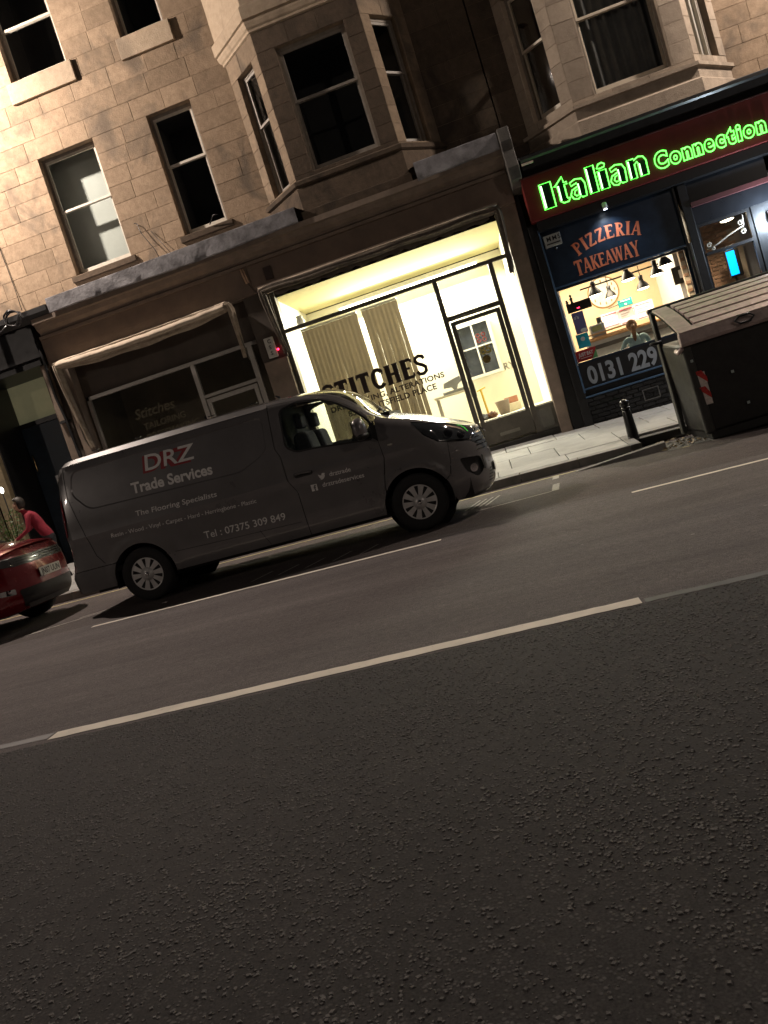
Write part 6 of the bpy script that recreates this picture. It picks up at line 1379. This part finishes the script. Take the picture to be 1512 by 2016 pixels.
for x, z in ((2.57,1.08),(3.12,.36),(3.02,.80)):
    q = MB(); chev(q, [(x,zb+z),(x+.035,zb+z),(x+.035,zb+z+.035),(x,zb+z+.035)], .004); obj('small_label', q, mat('pale label', (.4,.48,.46), .5), bn_)
for x in (bx0+.2, bx1-.2):
    for y in (by0+.25, by1-.25): obj('castor', MB().lathe([(.001,-.03),(.08,-.03),(.08,.03),(.001,.03)], 14, (x,y,zb+.08), 'y'), M_black, bn_, smooth=True)
bo = thing('bollard', 'black iron bollard with ball top beside the bin', 'bollard', (1.89, 12.9, zg(1.89)-.0))
z0 = zg(1.89)-.01
obj('shaft', MB().lathe([(.10,0),(.10,.05),(.085,.07),(.08,.3),(.066,.58),(.055,.62)], 20, (1.89,12.9,z0)), mat('black iron paint', (.012,.012,.012), .3, var=.2), bo, smooth=True)
obj('collar', MB().lathe([(.05,.61),(.07,.62),(.07,.645),(.05,.66)], 20, (1.89,12.9,z0)), mat('black iron paint', (.012,.012,.012), .3), bo, smooth=True)
obj('ball', MB().ico((1.89,12.9,z0+.71),(.072,.072,.068),20,12), mat('black iron paint', (.012,.012,.012), .3), bo, smooth=True)
obj('white_tag', MB().box(1.80,1.825,12.815,12.82,z0+.17,z0+.21), M_wht, bo)

# ================================================================== PEOPLE
def person(name, label, loc, rotz, joints, edges, mats, hair, hair_m, matfn, sub=1):
    """one continuous skinned figure from a posed skeleton: joints = {name: (co, radius)}"""
    names = list(joints); me = bpy.data.meshes.new('fig'); me.from_pydata([joints[k][0] for k in names], [(names.index(a), names.index(b)) for a, b in edges], [])
    o = bpy.data.objects.new('fig', me); col.objects.link(o)
    o.modifiers.new('skin', 'SKIN'); sv = me.skin_vertices[0].data if me.skin_vertices else None
    if sv is None: me.skin_vertices.new(); sv = me.skin_vertices[0].data
    for i, k in enumerate(names): r = joints[k][1]; sv[i].radius = r if isinstance(r, tuple) else (r, r)
    sv[names.index('pelvis')].use_root = True
    s = o.modifiers.new('sub', 'SUBSURF'); s.levels = 2; s.render_levels = 2
    bpy.context.view_layer.update(); m2 = bpy.data.meshes.new_from_object(o.evaluated_get(bpy.context.evaluated_depsgraph_get())); bpy.data.objects.remove(o)
    m2.materials.clear()
    for m in mats: m2.materials.append(m)
    for p in m2.polygons: p.material_index = matfn(p.center); p.use_smooth = True
    root = thing(name, label, 'person', loc, rot=(0,0,rotz))
    m2.name = 'body'; obj('body', m2, None, root, local=True)
    obj('hair', hair, hair_m, root, local=True, smooth=True)
    return root
def skeleton(h, arms, lean=0, stride=.12):
    k = h/1.7; J = {}
    J['pelvis'] = ((0,0,.93*k),(.15*k,.11*k)); J['waist'] = ((0,lean*.3,1.08*k),(.135*k,.1*k)); J['chest'] = ((0,lean*.7,1.28*k),(.16*k,.11*k)); J['neck0'] = ((0,lean,1.43*k),(.07*k,.065*k)); J['neck'] = ((0,lean*1.1,1.49*k),(.05*k,.05*k))
    J['jaw'] = ((0,lean*1.15-.015,1.545*k),(.062*k,.075*k)); J['head'] = ((0,lean*1.2,1.61*k),(.078*k,.095*k)); J['crown'] = ((0,lean*1.2+.01,1.68*k),(.055*k,.07*k)); J['nose'] = ((0,lean*1.15-.105,1.585*k),(.014*k,.016*k))
    E = [('pelvis','waist'),('waist','chest'),('chest','neck0'),('neck0','neck'),('neck','jaw'),('jaw','head'),('head','crown'),('head','nose')]
    for sg, nm in ((-1,'l'),(1,'r')):
        J['ear'+nm] = ((sg*.088*k,lean*1.2+.01,1.6*k),.014*k); E.append(('head','ear'+nm))
        sh, el, wr, hand = arms[nm]
        J['sh'+nm] = (sh,.06*k); J['el'+nm] = (el,.043*k); J['wr'+nm] = (wr,.03*k); J['pa'+nm] = (hand,(.042*k,.022*k)); E += [('chest','sh'+nm),('sh'+nm,'el'+nm),('el'+nm,'wr'+nm),('wr'+nm,'pa'+nm)]
        d = (Vector(hand)-Vector(wr)).normalized(); side = d.cross(Vector((0,1,0)) if abs(d.y) < .8 else Vector((0,0,1))).normalized(); dn_ = Vector((0,0,-1))
        for q, (off, ln) in enumerate(((-.03,.065),(-.01,.078),(.01,.074),(.03,.058))):
            a = Vector(hand)+d*.04+side*off; b = a+d*ln*.55; c = b+d*ln*.4+dn_*.02
            for t, p in (('a',a),('b',b),('c',c)): J['f%s%d%s' % (nm,q,t)] = (tuple(p),.0088*k)
            E += [('pa'+nm,'f%s%da' % (nm,q)),('f%s%da' % (nm,q),'f%s%db' % (nm,q)),('f%s%db' % (nm,q),'f%s%dc' % (nm,q))]
        a = Vector(hand)-d*.01+side*.045; b = a+d*.03+side*.03; J['th%sa' % nm] = (tuple(a),.011*k); J['th%sb' % nm] = (tuple(b),.009*k); E += [('pa'+nm,'th%sa' % nm),('th%sa' % nm,'th%sb' % nm)]
        st_ = stride*sg
        J['hip'+nm] = ((sg*.09*k,0,.86*k),.09*k); J['kn'+nm] = ((sg*.1*k,st_*.4-.02,.49*k),.062*k); J['an'+nm] = ((sg*.1*k,st_,.09*k),.042*k); J['to'+nm] = ((sg*.11*k,st_-.16*k,.035*k),(.045*k,.03*k)); J['he'+nm] = ((sg*.1*k,st_+.05*k,.035*k),.035*k)
        E += [('pelvis','hip'+nm),('hip'+nm,'kn'+nm),('kn'+nm,'an'+nm),('an'+nm,'to'+nm),('an'+nm,'he'+nm)]
    return J, E
M_skin = mat('skin', (.48,.29,.2), .6, var=.08, scale=8)
# passer-by in red, walking away to the left and reaching out
J, E = skeleton(1.66, {'l': ((-.17,-.2,1.34),(-.22,-.34,1.10),(-.16,-.56,1.02),(-.14,-.63,1.0)), 'r': ((.17,-.2,1.34),(.24,-.25,1.08),(.2,-.46,.98),(.18,-.53,.96))}, lean=-.3)
hr = MB().ico((0,-.34,1.585),(.105,.12,.125),14,10); hr.v = [(p[0], max(p[1], -.43), p[2]) if (p[1] > -.36 or p[2] > 1.64) else (p[0]*.9, -.35, p[2]) for p in hr.v]
M_redtop = mat('red top', (.22,.008,.024), .85, var=.15, scale=20); M_trs = mat('dark trousers', (.02,.02,.024), .85, var=.2)
def mf(c):
    if c.z < .06 : return 2
    if c.z < .9: return 2
    if c.z > 1.455: return 3
    if c.y < -.52: return 3
    return 1
person('person', 'person in a red top and dark trousers reaching out behind the red car', (-8.3, 14.05, zp(-8.3,14.05)-.06), R(-75), J, E, [M_skin, M_redtop, M_trs, M_skin], hr, mat('dark hair', (.02,.014,.01), .6, var=.3, scale=40), mf)
# customer at the serving counter, back to the window
J, E = skeleton(1.6, {'l': ((-.17,0,1.30),(-.26,-.16,1.12),(-.16,-.38,1.14),(-.13,-.45,1.15)), 'r': ((.17,0,1.30),(.27,-.16,1.12),(.17,-.38,1.14),(.14,-.45,1.15))}, lean=-.08)
hr = MB().ico((0,-.07,1.53),(.10,.12,.115),14,10); hr.v = [(p[0], max(p[1],-.13), p[2]) if p[2] > 1.5 or p[1] > -.08 else (p[0]*.8, -.08, p[2]) for p in hr.v]
hr.tube([(0,.03,1.53),(.01,.075,1.48),(.02,.07,1.38),(.025,.05,1.27),(.03,.05,1.2)], [.035,.045,.04,.03,.008], 10)
M_ltop = mat('pale blue top', (.42,.62,.66), .85, var=.1, scale=15)
person('person', 'person with a brown ponytail in a pale blue top inside the pizzeria', (2.86, 15.98, .3), R(180), J, E, [M_skin, M_ltop, M_trs, M_skin], hr, mat('brown hair', (.18,.09,.04), .6, c2=(.4,.22,.1), scale=40), lambda c: 3 if c.z > 1.40 or (c.y < -.35) else (1 if c.z > .85 else 2))

# ================================================================== PLANTS BY THE LEFT DOORWAY
def plant(label, x, y, h, seed, pot_h=.45):
    random.seed(seed); t = thing('potted_plant', label, 'plant', (x,y,zp(x,y)), 'potted plants outside the left doorway'); z = zp(x,y)
    obj('pot', MB().lathe([(.13,0),(.17,pot_h*.9),(.185,pot_h*.9),(.185,pot_h),(.15,pot_h),(.14,pot_h-.05),(.001,pot_h-.05)], 18, (x,y,z)), mat('dark pot', (.03,.028,.026), .6, var=.2), t, smooth=True)
    fo = MB(); sm_ = MB()
    for b in range(16):
        a = random.uniform(0,6.28); r = random.uniform(.1,.3); tip = Vector((x+r*math.cos(a), y+r*math.sin(a), z+pot_h+(h-pot_h)*random.uniform(.55,1))); base = Vector((x+.04*math.cos(a), y+.04*math.sin(a), z+pot_h-.06))
        sm_.tube([base, (base+tip)/2+Vector((0,0,.05)), tip], .006, 5)
        for k in range(26):
            u = random.uniform(.15,1.05); p = base.lerp(tip, u)+Vector((random.gauss(0,.04),random.gauss(0,.04),random.gauss(0,.03))); d = Vector((random.gauss(0,1),random.gauss(0,1),random.gauss(.2,.6))).normalized(); w = d.orthogonal().normalized(); L = random.uniform(.04,.09)
            fo.add([p, p+d*L*.5+w*L*.22, p+d*L, p+d*L*.5-w*L*.22], [(0,1,2,3)])
    f_ = obj('foliage', fo, mat('green leaves', (.07,.13,.025), .6, c2=(.035,.07,.015), scale=15, trans=.25), t); f_['kind'] = 'stuff'
    obj('stem', sm_, mat('green stem', (.06,.07,.02), .7), t)
plant('bushy green potted plant nearest the left edge beyond the red car', -8.95, 13.95, 1.55, 1); plant('lower green potted plant beside the person in red', -9.1, 13.5, 1.25, 2)
wl = thing('wall_lantern', 'small white lit lantern above the potted plants at the left edge', 'lamp', (-8.95,14.3,2.3))
obj('globe', MB().ico((-9.0,14.2,2.42),(.035,.035,.06)), mat('lantern globe', (1,.95,.85), .5, var=0, emit=12, ecol=(1,.93,.8)), wl, smooth=True); obj('stake', MB().tube([(-9.0,14.2,2.36),(-9.0,14.2,zp(-9,14.2))], .012, 6), M_black, wl)
light('wall_lantern_glow', 'POINT', (-8.95,14.1,2.36), 1.2, (1,.9,.7), parent=wl, radius=.05)

# ================================================================== STREET LANTERNS (out of frame, they light the street)
M_post = mat('grey lamp post', (.12,.12,.12), .5, metal=.4, var=.2, scale=6)
def street_lamp(label, px, py, lx, ly, lz, power, color=STREET_C):
    t = thing('street_lamp', label, 'street lamp', (px,py,zg(px)), 'street lamps along the street')
    obj('post', MB().lathe([(.11,0),(.11,1.2),(.075,1.3),(.055,lz-.4)], 14, (px,py,zg(px))), M_post, t, smooth=True)
    obj('arm', MB().tube([(px,py,lz-.5),(px,py,lz+.05),((px*2+lx)/3,(py*2+ly)/3,lz+.16),(lx,ly,lz+.12)], .035, 8), M_post, t, smooth=True)
    obj('lantern', MB().hexa([(lx-.1,ly-.28,lz+.05),(lx+.1,ly-.28,lz+.05),(lx+.1,ly+.28,lz+.05),(lx-.1,ly+.28,lz+.05),(lx-.07,ly-.24,lz+.15),(lx+.07,ly-.24,lz+.15),(lx+.07,ly+.24,lz+.15),(lx-.07,ly+.24,lz+.15)]), M_post, t, bevel=.01)
    obj('lens', MB().box(lx-.08,lx+.08,ly-.24,ly+.24,lz+.035,lz+.05), mat('lantern lens', (1,.9,.75), .5, var=0, emit=30, ecol=color), t)
    light('street_lamp_glow', 'POINT', (lx,ly,lz-.02), power, color, parent=t, radius=.12)
street_lamp('street lamp on the far pavement beyond the left edge', -10.0, 12.6, -9.3, 14.0, 10.4, STREET_W*1.5)
street_lamp('street lamp on the far pavement beyond the right edge', 9.2, 12.6, 8.6, 14.3, 9.8, STREET_W*1.1)
street_lamp('street lamp on the near pavement behind the camera to the left', -20.6, -9, -20, -8, 9.5, STREET_W*.6)
street_lamp('street lamp on the near pavement behind the camera to the right', 18.6, -9, 18, -8, 9.5, STREET_W*.6)
